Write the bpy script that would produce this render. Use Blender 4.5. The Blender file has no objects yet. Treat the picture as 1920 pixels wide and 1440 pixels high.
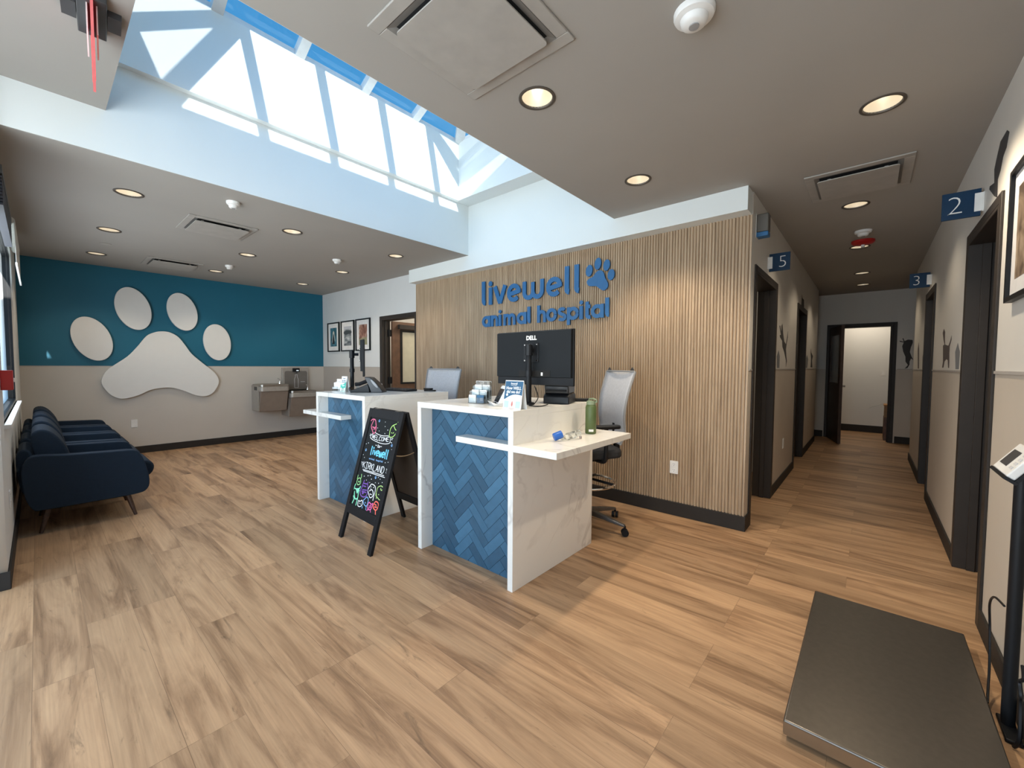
import bpy, bmesh, math, random
from mathutils import Vector, Matrix
random.seed(7)
SC = bpy.context.scene
COL = SC.collection
PI = math.pi

# ------------------------------------------------------------------ materials
MATS = {}
def mat(name, col, rough=0.5, metal=0.0, var=0.06, scale=12.0, bump=0.0, spec=0.5, emit=None, estr=0.0, coat=0.0):
    """principled material whose colour is gently varied by a noise texture"""
    if name in MATS:
        return MATS[name]
    m = bpy.data.materials.new(name); m.use_nodes = True
    nt = m.node_tree; b = nt.nodes['Principled BSDF']
    tc = nt.nodes.new('ShaderNodeTexCoord'); nz = nt.nodes.new('ShaderNodeTexNoise')
    nz.inputs['Scale'].default_value = scale; nz.inputs['Detail'].default_value = 4
    nt.links.new(tc.outputs['Object'], nz.inputs['Vector'])
    rp = nt.nodes.new('ShaderNodeValToRGB')
    c = list(col)[:3]
    rp.color_ramp.elements[0].color = [max(0, x * (1 - var)) for x in c] + [1]
    rp.color_ramp.elements[1].color = [min(1, x * (1 + var)) for x in c] + [1]
    rp.color_ramp.elements[0].position = .3; rp.color_ramp.elements[1].position = .7
    nt.links.new(nz.outputs['Fac'], rp.inputs['Fac']); nt.links.new(rp.outputs['Color'], b.inputs['Base Color'])
    b.inputs['Roughness'].default_value = rough; b.inputs['Metallic'].default_value = metal
    b.inputs['Specular IOR Level'].default_value = spec
    b.inputs['Coat Weight'].default_value = coat
    if emit:
        b.inputs['Emission Color'].default_value = list(emit) + [1]; b.inputs['Emission Strength'].default_value = estr
    if bump:
        bp = nt.nodes.new('ShaderNodeBump'); bp.inputs['Strength'].default_value = bump; bp.inputs['Distance'].default_value = .002
        n2 = nt.nodes.new('ShaderNodeTexNoise'); n2.inputs['Scale'].default_value = scale * 30
        nt.links.new(tc.outputs['Object'], n2.inputs['Vector'])
        nt.links.new(n2.outputs['Fac'], bp.inputs['Height']); nt.links.new(bp.outputs['Normal'], b.inputs['Normal'])
    MATS[name] = m
    return m

def glass_mat(name, tint=(1, 1, 1), gloss=.06, rough=0.0, fres=.6):
    """thin pane: mostly clear, a little mirror reflection"""
    m = bpy.data.materials.new(name); m.use_nodes = True; nt = m.node_tree; nt.nodes.clear()
    o = nt.nodes.new('ShaderNodeOutputMaterial'); mx = nt.nodes.new('ShaderNodeMixShader')
    t = nt.nodes.new('ShaderNodeBsdfTransparent'); g = nt.nodes.new('ShaderNodeBsdfGlossy')
    t.inputs['Color'].default_value = list(tint) + [1]; g.inputs['Roughness'].default_value = rough
    fr = nt.nodes.new('ShaderNodeFresnel'); fr.inputs['IOR'].default_value = 1.3
    ad = nt.nodes.new('ShaderNodeMath'); ad.operation = 'MULTIPLY_ADD'; ad.inputs[1].default_value = fres; ad.inputs[2].default_value = gloss * .3
    nt.links.new(fr.outputs[0], ad.inputs[0]); nt.links.new(ad.outputs[0], mx.inputs['Fac'])
    nt.links.new(t.outputs[0], mx.inputs[1]); nt.links.new(g.outputs[0], mx.inputs[2]); nt.links.new(mx.outputs[0], o.inputs['Surface'])
    MATS[name] = m
    return m

def two_tone(name, low, high, split=1.295, rough=.55):
    """painted wall: one colour below the wainscot line, another above it"""
    m = bpy.data.materials.new(name); m.use_nodes = True; nt = m.node_tree; b = nt.nodes['Principled BSDF']
    g = nt.nodes.new('ShaderNodeNewGeometry'); s = nt.nodes.new('ShaderNodeSeparateXYZ')
    nt.links.new(g.outputs['Position'], s.inputs[0])
    gt = nt.nodes.new('ShaderNodeMath'); gt.operation = 'GREATER_THAN'; gt.inputs[1].default_value = split
    nt.links.new(s.outputs['Z'], gt.inputs[0])
    mx = nt.nodes.new('ShaderNodeMix'); mx.data_type = 'RGBA'
    mx.inputs['A'].default_value = list(low) + [1]; mx.inputs['B'].default_value = list(high) + [1]
    nt.links.new(gt.outputs[0], mx.inputs['Factor'])
    nz = nt.nodes.new('ShaderNodeTexNoise'); nz.inputs['Scale'].default_value = 3; nz.inputs['Detail'].default_value = 3
    nt.links.new(g.outputs['Position'], nz.inputs['Vector'])
    mr = nt.nodes.new('ShaderNodeMapRange'); mr.inputs['To Min'].default_value = .95; mr.inputs['To Max'].default_value = 1.05
    nt.links.new(nz.outputs['Fac'], mr.inputs['Value'])
    ml = nt.nodes.new('ShaderNodeVectorMath'); ml.operation = 'SCALE'
    nt.links.new(mx.outputs['Result'], ml.inputs[0]); nt.links.new(mr.outputs['Result'], ml.inputs['Scale'])
    nt.links.new(ml.outputs['Vector'], b.inputs['Base Color'])
    b.inputs['Roughness'].default_value = rough
    MATS[name] = m
    return m

def plank_floor():
    m = bpy.data.materials.new('vinyl_planks'); m.use_nodes = True; nt = m.node_tree; b = nt.nodes['Principled BSDF']
    L = nt.links.new
    g = nt.nodes.new('ShaderNodeNewGeometry'); s = nt.nodes.new('ShaderNodeSeparateXYZ'); L(g.outputs['Position'], s.inputs[0])
    ax = nt.nodes.new('ShaderNodeMath'); ax.operation = 'ADD'; ax.inputs[1].default_value = 10.68 + .005; L(s.outputs['X'], ax.inputs[0])
    ay = nt.nodes.new('ShaderNodeMath'); ay.operation = 'ADD'; ay.inputs[1].default_value = 12.9; L(s.outputs['Y'], ay.inputs[0])
    cb = nt.nodes.new('ShaderNodeCombineXYZ'); L(ay.outputs[0], cb.inputs['X']); L(ax.outputs[0], cb.inputs['Y'])
    br = nt.nodes.new('ShaderNodeTexBrick'); L(cb.outputs[0], br.inputs['Vector'])
    br.inputs['Color1'].default_value = (0, 0, 0, 1); br.inputs['Color2'].default_value = (1, 1, 1, 1)
    br.inputs['Mortar'].default_value = (.5, .5, .5, 1); br.inputs['Scale'].default_value = 1
    br.inputs['Mortar Size'].default_value = .0009; br.inputs['Mortar Smooth'].default_value = 0
    br.inputs['Brick Width'].default_value = 1.22; br.inputs['Row Height'].default_value = .1772
    br.offset = .37; br.offset_frequency = 3; br.squash = 1
    tint = nt.nodes.new('ShaderNodeSeparateColor'); L(br.outputs['Color'], tint.inputs[0])
    # grain coordinates: stretched along the plank and shifted per plank
    sh = nt.nodes.new('ShaderNodeMath'); sh.operation = 'MULTIPLY'; sh.inputs[1].default_value = 37.0; L(tint.outputs[0], sh.inputs[0])
    gx = nt.nodes.new('ShaderNodeMath'); gx.operation = 'MULTIPLY'; gx.inputs[1].default_value = 5.2; L(s.outputs['X'], gx.inputs[0])
    gy = nt.nodes.new('ShaderNodeMath'); gy.operation = 'MULTIPLY_ADD'; gy.inputs[1].default_value = .55; L(s.outputs['Y'], gy.inputs[0]); L(sh.outputs[0], gy.inputs[2])
    gv = nt.nodes.new('ShaderNodeCombineXYZ'); L(gx.outputs[0], gv.inputs['X']); L(gy.outputs[0], gv.inputs['Y']); L(sh.outputs[0], gv.inputs['Z'])
    n1 = nt.nodes.new('ShaderNodeTexNoise'); L(gv.outputs[0], n1.inputs['Vector'])
    n1.inputs['Scale'].default_value = 1.6; n1.inputs['Detail'].default_value = 9; n1.inputs['Roughness'].default_value = .62; n1.inputs['Distortion'].default_value = 1.1
    n2 = nt.nodes.new('ShaderNodeTexNoise')
    fx = nt.nodes.new('ShaderNodeVectorMath'); fx.operation = 'MULTIPLY'; fx.inputs[1].default_value = (9, 1.2, 1); L(gv.outputs[0], fx.inputs[0]); L(fx.outputs[0], n2.inputs['Vector'])
    n2.inputs['Scale'].default_value = 2.5; n2.inputs['Detail'].default_value = 6; n2.inputs['Distortion'].default_value = .4
    r1 = nt.nodes.new('ShaderNodeValToRGB'); L(n1.outputs['Fac'], r1.inputs['Fac'])
    e = r1.color_ramp.elements
    e[0].position = .25; e[0].color = (.125, .066, .033, 1); e[1].position = .78; e[1].color = (.56, .36, .205, 1)
    k = e.new(.41); k.color = (.31, .182, .098, 1); k = e.new(.52); k.color = (.44, .272, .152, 1)
    r2 = nt.nodes.new('ShaderNodeMapRange'); r2.inputs['From Min'].default_value = .3; r2.inputs['From Max'].default_value = .7
    r2.inputs['To Min'].default_value = .88; r2.inputs['To Max'].default_value = 1.10; L(n2.outputs['Fac'], r2.inputs['Value'])
    r3 = nt.nodes.new('ShaderNodeMapRange'); r3.inputs['To Min'].default_value = .80; r3.inputs['To Max'].default_value = 1.16; L(tint.outputs[0], r3.inputs['Value'])
    mm = nt.nodes.new('ShaderNodeMath'); mm.operation = 'MULTIPLY'; L(r2.outputs[0], mm.inputs[0]); L(r3.outputs[0], mm.inputs[1])
    sc = nt.nodes.new('ShaderNodeVectorMath'); sc.operation = 'SCALE'; L(r1.outputs['Color'], sc.inputs[0]); L(mm.outputs[0], sc.inputs['Scale'])
    # knots: small dark clusters along the boards
    kv = nt.nodes.new('ShaderNodeVectorMath'); kv.operation = 'MULTIPLY'; kv.inputs[1].default_value = (1.5, 2.6, 1); L(gv.outputs[0], kv.inputs[0])
    n3 = nt.nodes.new('ShaderNodeTexNoise'); n3.inputs['Scale'].default_value = 2.2; n3.inputs['Detail'].default_value = 7; n3.inputs['Roughness'].default_value = .7; n3.inputs['Distortion'].default_value = 1.6; L(kv.outputs[0], n3.inputs['Vector'])
    r4 = nt.nodes.new('ShaderNodeMapRange'); r4.inputs['From Min'].default_value = .60; r4.inputs['From Max'].default_value = .74; r4.inputs['To Min'].default_value = 1; r4.inputs['To Max'].default_value = .5; L(n3.outputs['Fac'], r4.inputs['Value'])
    s2 = nt.nodes.new('ShaderNodeVectorMath'); s2.operation = 'SCALE'; L(sc.outputs[0], s2.inputs[0]); L(r4.outputs[0], s2.inputs['Scale']); sc = s2
    mo = nt.nodes.new('ShaderNodeMix'); mo.data_type = 'RGBA'; mo.inputs['B'].default_value = (.12, .07, .04, 1)
    mf = nt.nodes.new('ShaderNodeMath'); mf.operation = 'MULTIPLY'; mf.inputs[1].default_value = .55; L(br.outputs['Fac'], mf.inputs[0])
    L(mf.outputs[0], mo.inputs['Factor']); L(sc.outputs[0], mo.inputs['A']); L(mo.outputs['Result'], b.inputs['Base Color'])
    b.inputs['Roughness'].default_value = .42; b.inputs['Specular IOR Level'].default_value = .4
    bp = nt.nodes.new('ShaderNodeBump'); bp.inputs['Strength'].default_value = .12; bp.inputs['Distance'].default_value = .002
    L(n2.outputs['Fac'], bp.inputs['Height']); L(bp.outputs['Normal'], b.inputs['Normal'])
    return m

def marble_mat():
    m = bpy.data.materials.new('veined_quartz'); m.use_nodes = True; nt = m.node_tree; b = nt.nodes['Principled BSDF']; L = nt.links.new
    g = nt.nodes.new('ShaderNodeNewGeometry')
    def vein(scale, width, off, dist):
        mp = nt.nodes.new('ShaderNodeMapping'); mp.inputs['Location'].default_value = off; mp.inputs['Rotation'].default_value = (.5, .7, .4)
        L(g.outputs['Position'], mp.inputs['Vector'])
        n = nt.nodes.new('ShaderNodeTexNoise'); n.inputs['Scale'].default_value = scale; n.inputs['Detail'].default_value = 5
        n.inputs['Roughness'].default_value = .5; n.inputs['Distortion'].default_value = dist; L(mp.outputs[0], n.inputs['Vector'])
        a = nt.nodes.new('ShaderNodeMath'); a.operation = 'SUBTRACT'; a.inputs[1].default_value = .5; L(n.outputs['Fac'], a.inputs[0])
        c = nt.nodes.new('ShaderNodeMath'); c.operation = 'ABSOLUTE'; L(a.outputs[0], c.inputs[0])
        d = nt.nodes.new('ShaderNodeMapRange'); d.inputs['From Min'].default_value = 0; d.inputs['From Max'].default_value = width
        d.inputs['To Min'].default_value = 1; d.inputs['To Max'].default_value = 0; L(c.outputs[0], d.inputs['Value'])
        k = nt.nodes.new('ShaderNodeTexNoise'); k.inputs['Scale'].default_value = scale * 1.3; L(mp.outputs[0], k.inputs['Vector'])
        kr = nt.nodes.new('ShaderNodeMapRange'); kr.inputs['From Min'].default_value = .45; kr.inputs['From Max'].default_value = .65; L(k.outputs['Fac'], kr.inputs['Value'])
        f = nt.nodes.new('ShaderNodeMath'); f.operation = 'MULTIPLY'; L(d.outputs[0], f.inputs[0]); L(kr.outputs[0], f.inputs[1])
        return f
    v1 = vein(1.5, .014, (3.1, .7, 2.2), .5); v2 = vein(2.6, .03, (8, 4, 1), .8)
    w = nt.nodes.new('ShaderNodeMath'); w.operation = 'MULTIPLY'; w.inputs[1].default_value = .28; L(v2.outputs[0], w.inputs[0])
    w1 = nt.nodes.new('ShaderNodeMath'); w1.operation = 'MULTIPLY'; w1.inputs[1].default_value = .55; L(v1.outputs[0], w1.inputs[0])
    mx = nt.nodes.new('ShaderNodeMath'); mx.operation = 'MAXIMUM'; L(w1.outputs[0], mx.inputs[0]); L(w.outputs[0], mx.inputs[1])
    c = nt.nodes.new('ShaderNodeMix'); c.data_type = 'RGBA'; c.inputs['A'].default_value = (.81, .795, .75, 1); c.inputs['B'].default_value = (.42, .39, .36, 1)
    L(mx.outputs[0], c.inputs['Factor']); L(c.outputs['Result'], b.inputs['Base Color'])
    b.inputs['Roughness'].default_value = .22
    return m

def slat_mat():
    m = bpy.data.materials.new('oak_slats'); m.use_nodes = True; nt = m.node_tree; b = nt.nodes['Principled BSDF']; L = nt.links.new
    g = nt.nodes.new('ShaderNodeNewGeometry'); mp = nt.nodes.new('ShaderNodeVectorMath'); mp.operation = 'MULTIPLY'; mp.inputs[1].default_value = (4, 40, 1.6)
    L(g.outputs['Position'], mp.inputs[0])
    n = nt.nodes.new('ShaderNodeTexNoise'); n.inputs['Scale'].default_value = 1.0; n.inputs['Detail'].default_value = 6; n.inputs['Distortion'].default_value = .6
    L(mp.outputs[0], n.inputs['Vector'])
    r = nt.nodes.new('ShaderNodeValToRGB'); L(n.outputs['Fac'], r.inputs['Fac']); e = r.color_ramp.elements
    e[0].position = .25; e[0].color = (.31, .215, .132, 1); e[1].position = .75; e[1].color = (.53, .40, .27, 1)
    L(r.outputs['Color'], b.inputs['Base Color']); b.inputs['Roughness'].default_value = .5
    return m

def tile_mat():
    m = bpy.data.materials.new('blue_herringbone_tile'); m.use_nodes = True; nt = m.node_tree; b = nt.nodes['Principled BSDF']; L = nt.links.new
    a = nt.nodes.new('ShaderNodeAttribute'); a.attribute_name = 'tone'
    r = nt.nodes.new('ShaderNodeValToRGB'); L(a.outputs['Fac'], r.inputs['Fac']); e = r.color_ramp.elements
    e[0].position = 0; e[0].color = (.027, .080, .138, 1); e[1].position = 1; e[1].color = (.058, .160, .262, 1)
    g = nt.nodes.new('ShaderNodeNewGeometry'); n = nt.nodes.new('ShaderNodeTexNoise'); n.inputs['Scale'].default_value = 22; n.inputs['Detail'].default_value = 4
    L(g.outputs['Position'], n.inputs['Vector'])
    mr = nt.nodes.new('ShaderNodeMapRange'); mr.inputs['To Min'].default_value = .8; mr.inputs['To Max'].default_value = 1.2; L(n.outputs['Fac'], mr.inputs['Value'])
    sc = nt.nodes.new('ShaderNodeVectorMath'); sc.operation = 'SCALE'; L(r.outputs['Color'], sc.inputs[0]); L(mr.outputs[0], sc.inputs['Scale'])
    L(sc.outputs[0], b.inputs['Base Color']); b.inputs['Roughness'].default_value = .34
    return m

def art_mat(name, kind):
    """small procedural landscape print (kind 0 teal arch, 1 grey waves, 2 rusty clouds, 3 sepia)"""
    m = bpy.data.materials.new(name); m.use_nodes = True; nt = m.node_tree; b = nt.nodes['Principled BSDF']; L = nt.links.new
    tc = nt.nodes.new('ShaderNodeTexCoord'); n = nt.nodes.new('ShaderNodeTexNoise'); mp = nt.nodes.new('ShaderNodeVectorMath'); mp.operation = 'MULTIPLY'
    mp.inputs[1].default_value = [(6, 6, 5), (3, 3, 12), (7, 7, 6), (5, 5, 5)][kind]
    L(tc.outputs['Object'], mp.inputs[0]); L(mp.outputs[0], n.inputs['Vector']); n.inputs['Scale'].default_value = 1.4; n.inputs['Detail'].default_value = 5; n.inputs['Distortion'].default_value = 1.2
    r = nt.nodes.new('ShaderNodeValToRGB'); L(n.outputs['Fac'], r.inputs['Fac']); e = r.color_ramp.elements
    A, B, Cc = [((.02, .06, .08), (.04, .16, .22), (.10, .22, .28)), ((.07, .08, .09), (.25, .27, .28), (.55, .56, .56)),
                ((.12, .05, .035), (.33, .16, .11), (.50, .40, .32)), ((.10, .07, .05), (.3, .22, .15), (.5, .4, .3))][kind]
    e[0].position = .35; e[0].color = A + (1,); e[1].position = .68; e[1].color = Cc + (1,); k = e.new(.5); k.color = B + (1,)
    L(r.outputs['Color'], b.inputs['Base Color']); b.inputs['Roughness'].default_value = .4
    return m

# ------------------------------------------------------------------ mesh builder
class MB:
    def __init__(s):
        s.v = []; s.f = []; s.t = []
    def add(s, vs, fs, tone=0.5):
        b = len(s.v); s.v += [tuple(p) for p in vs]; s.f += [tuple(i + b for i in f) for f in fs]; s.t += [tone] * len(fs)
        return s
    def box(s, x0, x1, y0, y1, z0, z1, M=None):
        vs = [Vector((x, y, z)) for x in (x0, x1) for y in (y0, y1) for z in (z0, z1)]
        if M is not None: vs = [M @ p for p in vs]
        return s.add(vs, [(0, 1, 3, 2), (4, 6, 7, 5), (0, 4, 5, 1), (2, 3, 7, 6), (0, 2, 6, 4), (1, 5, 7, 3)])
    def prism(s, poly, a0, a1, fn):
        """poly: 2-D points; fn(u, v, w) -> 3-D point; w runs a0..a1"""
        n = len(poly)
        vs = [fn(u, v, a0) for u, v in poly] + [fn(u, v, a1) for u, v in poly]
        fs = [tuple(range(n))[::-1], tuple(range(n, 2 * n))] + [(i, (i + 1) % n, n + (i + 1) % n, n + i) for i in range(n)]
        return s.add(vs, fs)
    def lathe(s, prof, c=(0, 0, 0), n=24, M=None, close=True):
        """prof: list of (r, z) revolved about the z axis through c"""
        vs = []; fs = []
        for r, z in prof:
            for k in range(n):
                a = 2 * PI * k / n; p = Vector((r * math.cos(a), r * math.sin(a), z))
                if M is not None: p = M @ p
                vs.append(p + Vector(c))
        for i in range(len(prof) - 1):
            for k in range(n):
                fs.append((i * n + k, i * n + (k + 1) % n, (i + 1) * n + (k + 1) % n, (i + 1) * n + k))
        if close:
            fs.append(tuple(range(n))[::-1]); fs.append(tuple(range((len(prof) - 1) * n, len(prof) * n)))
        return s.add(vs, fs)
    def tube(s, path, r, n=8, closed=False, r1=None):
        P = [Vector(p) for p in path]; m = len(P); vs = []; fs = []; up = None
        for i, p in enumerate(P):
            if closed: t = P[(i + 1) % m] - P[i - 1]
            else: t = P[min(i + 1, m - 1)] - P[max(i - 1, 0)]
            t.normalize()
            if up is None:
                up = Vector((0, 0, 1)) if abs(t.z) < .9 else Vector((1, 0, 0))
            a = t.cross(up)
            if a.length < 1e-6: a = t.cross(Vector((0, 1, .3)))
            a.normalize(); b = a.cross(t).normalized(); up = b
            rr = r if r1 is None else r + (r1 - r) * i / max(1, m - 1)
            for k in range(n):
                q = 2 * PI * k / n
                vs.append(p + a * (rr * math.cos(q)) + b * (rr * math.sin(q)))
        for i in range(m if closed else m - 1):
            j = (i + 1) % m
            for k in range(n): fs.append((i * n + k, i * n + (k + 1) % n, j * n + (k + 1) % n, j * n + k))
        if not closed:
            fs.append(tuple(range(n))[::-1]); fs.append(tuple(range((m - 1) * n, m * n)))
        return s.add(vs, fs)
    def build(s, name, m, parent=None, bevel=0.0, smooth=False, sub=0, seg=2, loc=None):
        me = bpy.data.meshes.new(name); me.from_pydata(s.v, [], s.f); me.update()
        bm = bmesh.new(); bm.from_mesh(me); bmesh.ops.recalc_face_normals(bm, faces=bm.faces); bm.to_mesh(me); bm.free()
        if len(set(s.t)) > 1:
            at = me.attributes.new('tone', 'FLOAT', 'FACE')
            for i, t in enumerate(s.t): at.data[i].value = t
        if smooth:
            me.polygons.foreach_set('use_smooth', [True] * len(me.polygons))
            me.set_sharp_from_angle(angle=math.radians(42))
        me.materials.append(m)
        o = bpy.data.objects.new(name, me); COL.objects.link(o)
        if parent is not None: o.parent = parent
        if loc is not None: o.location = loc
        if bevel:
            b = o.modifiers.new('b', 'BEVEL'); b.width = bevel; b.segments = seg; b.limit_method = 'ANGLE'; b.angle_limit = math.radians(35); b.harden_normals = False
            me.polygons.foreach_set('use_smooth', [True] * len(me.polygons)); me.set_sharp_from_angle(angle=math.radians(60))
        if sub:
            k = o.modifiers.new('s', 'SUBSURF'); k.levels = k.render_levels = sub
        return o

def box(name, m, b, parent=None, bevel=0.0, seg=2, loc=None):
    return MB().box(*b).build(name, m, parent, bevel, seg=seg, loc=loc)

def arc(cx, cy, r, a0, a1, n=8, ry=None):
    ry = r if ry is None else ry
    return [(cx + r * math.cos(math.radians(a0 + (a1 - a0) * i / n)), cy + ry * math.sin(math.radians(a0 + (a1 - a0) * i / n))) for i in range(n + 1)]
def rrect(w, h, r, n=5, cx=0, cy=0):
    p = []
    for sx, sy, a in ((1, 1, 0), (-1, 1, 90), (-1, -1, 180), (1, -1, 270)):
        p += arc(cx + sx * (w / 2 - r), cy + sy * (h / 2 - r), r, a, a + 90, n)
    return p
def ellipse(cx, cy, rx, ry, rot=0, n=32):
    c, s = math.cos(math.radians(rot)), math.sin(math.radians(rot))
    return [(cx + rx * math.cos(t) * c - ry * math.sin(t) * s, cy + rx * math.cos(t) * s + ry * math.sin(t) * c) for t in [2 * PI * i / n for i in range(n)]]
def smooth_closed(P, k=4):
    """closed Catmull-Rom through P"""
    n = len(P); out = []
    for i in range(n):
        a, b, c, d = P[i - 1], P[i], P[(i + 1) % n], P[(i + 2) % n]
        for j in range(k):
            t = j / k
            out.append(tuple(.5 * (2 * b[q] + (c[q] - a[q]) * t + (2 * a[q] - 5 * b[q] + 4 * c[q] - d[q]) * t * t + (3 * b[q] - a[q] - 3 * c[q] + d[q]) * t ** 3) for q in range(2)))
    return out
def smooth_open(P, k=4):
    if len(P) < 3: return list(P)
    Q = [P[0]] + list(P) + [P[-1]]; out = []
    for i in range(1, len(Q) - 2):
        a, b, c, d = Q[i - 1], Q[i], Q[i + 1], Q[i + 2]
        for j in range(k):
            t = j / k
            out.append(tuple(.5 * (2 * b[q] + (c[q] - a[q]) * t + (2 * a[q] - 5 * b[q] + 4 * c[q] - d[q]) * t * t + (3 * b[q] - a[q] - 3 * c[q] + d[q]) * t ** 3) for q in range(len(b))))
    out.append(tuple(P[-1]))
    return out

def ribbon(mb, pts, w, fn, a0, a1, cap=True):
    """a flat pen stroke of width w along 2-D pts, extruded w-axis a0..a1; fn maps (u, v, depth) to 3-D"""
    P = []
    for p in pts:
        p = Vector((p[0], p[1]))
        if not P or (p - P[-1]).length > 1e-5: P.append(p)
    if len(P) == 1:
        mb.prism([(P[0].x + w * math.cos(t), P[0].y + w * math.sin(t)) for t in [2 * PI * i / 8 for i in range(8)]], a0, a1, fn); return
    Lf, Rt = [], []
    for i, p in enumerate(P):
        d0 = (P[i] - P[i - 1]).normalized() if i > 0 else None
        d1 = (P[i + 1] - P[i]).normalized() if i < len(P) - 1 else None
        if d0 is None: d0 = d1
        if d1 is None: d1 = d0
        t = d0 + d1
        t = d1 if t.length < 1e-4 else t.normalized()
        n = Vector((-t.y, t.x)); k = max(.5, n.dot(Vector((-d1.y, d1.x))))
        Lf.append(p + n * (w / 2 / k)); Rt.append(p - n * (w / 2 / k))
    vs = []; fs = []
    for a in (a0, a1):
        for l, r in zip(Lf, Rt): vs += [fn(l.x, l.y, a), fn(r.x, r.y, a)]
    m = len(P); o = 2 * m
    for i in range(m - 1):
        fs += [(2 * i, 2 * i + 1, 2 * i + 3, 2 * i + 2), (o + 2 * i, o + 2 * i + 2, o + 2 * i + 3, o + 2 * i + 1)]
        fs += [(2 * i, 2 * i + 2, o + 2 * i + 2, o + 2 * i), (2 * i + 1, o + 2 * i + 1, o + 2 * i + 3, 2 * i + 3)]
    fs += [(0, o, o + 1, 1), (2 * m - 2, 2 * m - 1, o + 2 * m - 1, o + 2 * m - 2)]
    mb.add(vs, fs)

def flat_holes(name, m, outer, holes, fn, depth, parent=None):
    """a plate with holes: 2-D outline and hole outlines, filled as a curve, mapped by fn(u, v, w), w in 0..depth"""
    cu = bpy.data.curves.new(name, 'CURVE'); cu.dimensions = '2D'; cu.fill_mode = 'BOTH'; cu.extrude = .5
    for poly in [outer] + holes:
        sp = cu.splines.new('POLY'); sp.points.add(len(poly) - 1); sp.use_cyclic_u = True
        for i, (x, y) in enumerate(poly): sp.points[i].co = (x, y, 0, 1)
    tmp = bpy.data.objects.new(name, cu); COL.objects.link(tmp)
    dg = bpy.context.evaluated_depsgraph_get(); dg.update()
    me = bpy.data.meshes.new_from_object(tmp.evaluated_get(dg))
    bpy.data.objects.remove(tmp); bpy.data.curves.remove(cu)
    for v in me.vertices: v.co = fn(v.co.x, v.co.y, (v.co.z + .5) * depth)
    bm = bmesh.new(); bm.from_mesh(me); bmesh.ops.remove_doubles(bm, verts=bm.verts, dist=1e-5); bmesh.ops.recalc_face_normals(bm, faces=bm.faces); bm.to_mesh(me); bm.free()
    me.materials.clear(); me.materials.append(m); me.name = name
    o = bpy.data.objects.new(name, me); COL.objects.link(o)
    if parent is not None: o.parent = parent
    return o

def text(name, s, size, m, parent, M, extrude=.0006, align='CENTER', shear=0, weight=0.0):
    """writing as a thin mesh, placed by matrix M (text in its local xy plane)"""
    cu = bpy.data.curves.new(name, 'FONT'); cu.body = s; cu.size = size; cu.extrude = extrude; cu.align_x = align; cu.align_y = 'CENTER'; cu.shear = shear; cu.offset = weight; cu.resolution_u = 3
    tmp = bpy.data.objects.new(name, cu); COL.objects.link(tmp)
    dg = bpy.context.evaluated_depsgraph_get(); dg.update()
    me = bpy.data.meshes.new_from_object(tmp.evaluated_get(dg)); bpy.data.objects.remove(tmp); bpy.data.curves.remove(cu)
    me.transform(M); me.materials.clear(); me.materials.append(m); me.name = name
    o = bpy.data.objects.new(name, me); COL.objects.link(o); o.parent = parent
    return o

# ------------------------------------------------------------------ scene bookkeeping
def tag(o, label=None, cat=None, group=None, kind=None):
    if label: o['label'] = label
    if cat: o['category'] = cat
    if group: o['group'] = group
    if kind: o['kind'] = kind
    return o
def thing(name, label, cat, loc=(0, 0, 0), rz=0.0, group=None):
    o = bpy.data.objects.new(name, None); COL.objects.link(o); o.location = loc; o.rotation_euler = (0, 0, rz); o.empty_display_size = .1
    return tag(o, label, cat, group)
def struct(o):
    o['kind'] = 'structure'; return o
def dup(root, loc, rz, label, group=None):
    def cp(o, par):
        c = o.copy(); COL.objects.link(c); c.parent = par
        for ch in [x for x in KIDS.get(o.name, [])]: cp(ch, c)
        return c
    KIDS = {}
    for x in COL.objects:
        if x.parent is not None: KIDS.setdefault(x.parent.name, []).append(x)
    r = cp(root, None); r.location = loc; r.rotation_euler = (0, 0, rz); r['label'] = label
    if group: r['group'] = group
    return r
# ------------------------------------------------------------------ palette
M_WHITE = mat('white_paint', (.74, .745, .73), .6, var=.015, scale=2)
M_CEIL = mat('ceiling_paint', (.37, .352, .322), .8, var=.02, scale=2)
M_WELL = mat('well_paint', (.76, .80, .79), .6, var=.012, scale=2)
M_FLOOR = plank_floor()
M_MARBLE = marble_mat(); M_SLAT = slat_mat(); M_TILE = tile_mat()
M_TEALW = two_tone('teal_and_greige_paint', (.56, .525, .475), (.004, .125, .205), 1.292)
M_WALLW = two_tone('white_and_greige_paint', (.44, .395, .35), (.66, .67, .665))
M_CORR = two_tone('corridor_paint', (.56, .50, .425), (.71, .685, .635))
M_BASE = mat('charcoal_rubber', (.032, .028, .025), .6, spec=.2)
M_FRAME = mat('dark_bronze_paint', (.036, .030, .026), .5, spec=.25)
M_BLACK = mat('black_plastic', (.009, .010, .012), .42, spec=.25)
M_BLACKWOOD = mat('black_stained_wood', (.010, .010, .011), .55, bump=.1, spec=.2)
M_DARKGREY = mat('dark_grey_plastic', (.05, .05, .052), .45)
M_GREY = mat('mid_grey_plastic', (.30, .30, .30), .5)
M_LGREY = mat('light_grey_fabric', (.56, .56, .58), .85, scale=60, bump=.2)
M_STEEL = mat('brushed_steel', (.42, .40, .37), .32, metal=1.0, scale=40)
M_STEEL2 = mat('stainless_sheet', (.40, .375, .34), .4, metal=.35, scale=30)
M_BROWNMETAL = mat('taupe_metal', (.25, .205, .17), .5, metal=.1)
M_CHROME = mat('polished_chrome', (.75, .74, .72), .12, metal=1.0)
M_NAVY = mat('navy_upholstery', (.011, .021, .036), .9, scale=50, bump=.25, spec=.25)
M_WALNUT = mat('walnut_wood', (.06, .028, .016), .45, scale=30, var=.25)
M_OAKDOOR = mat('stained_oak_door', (.12, .062, .035), .5, scale=14, var=.2)
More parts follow.
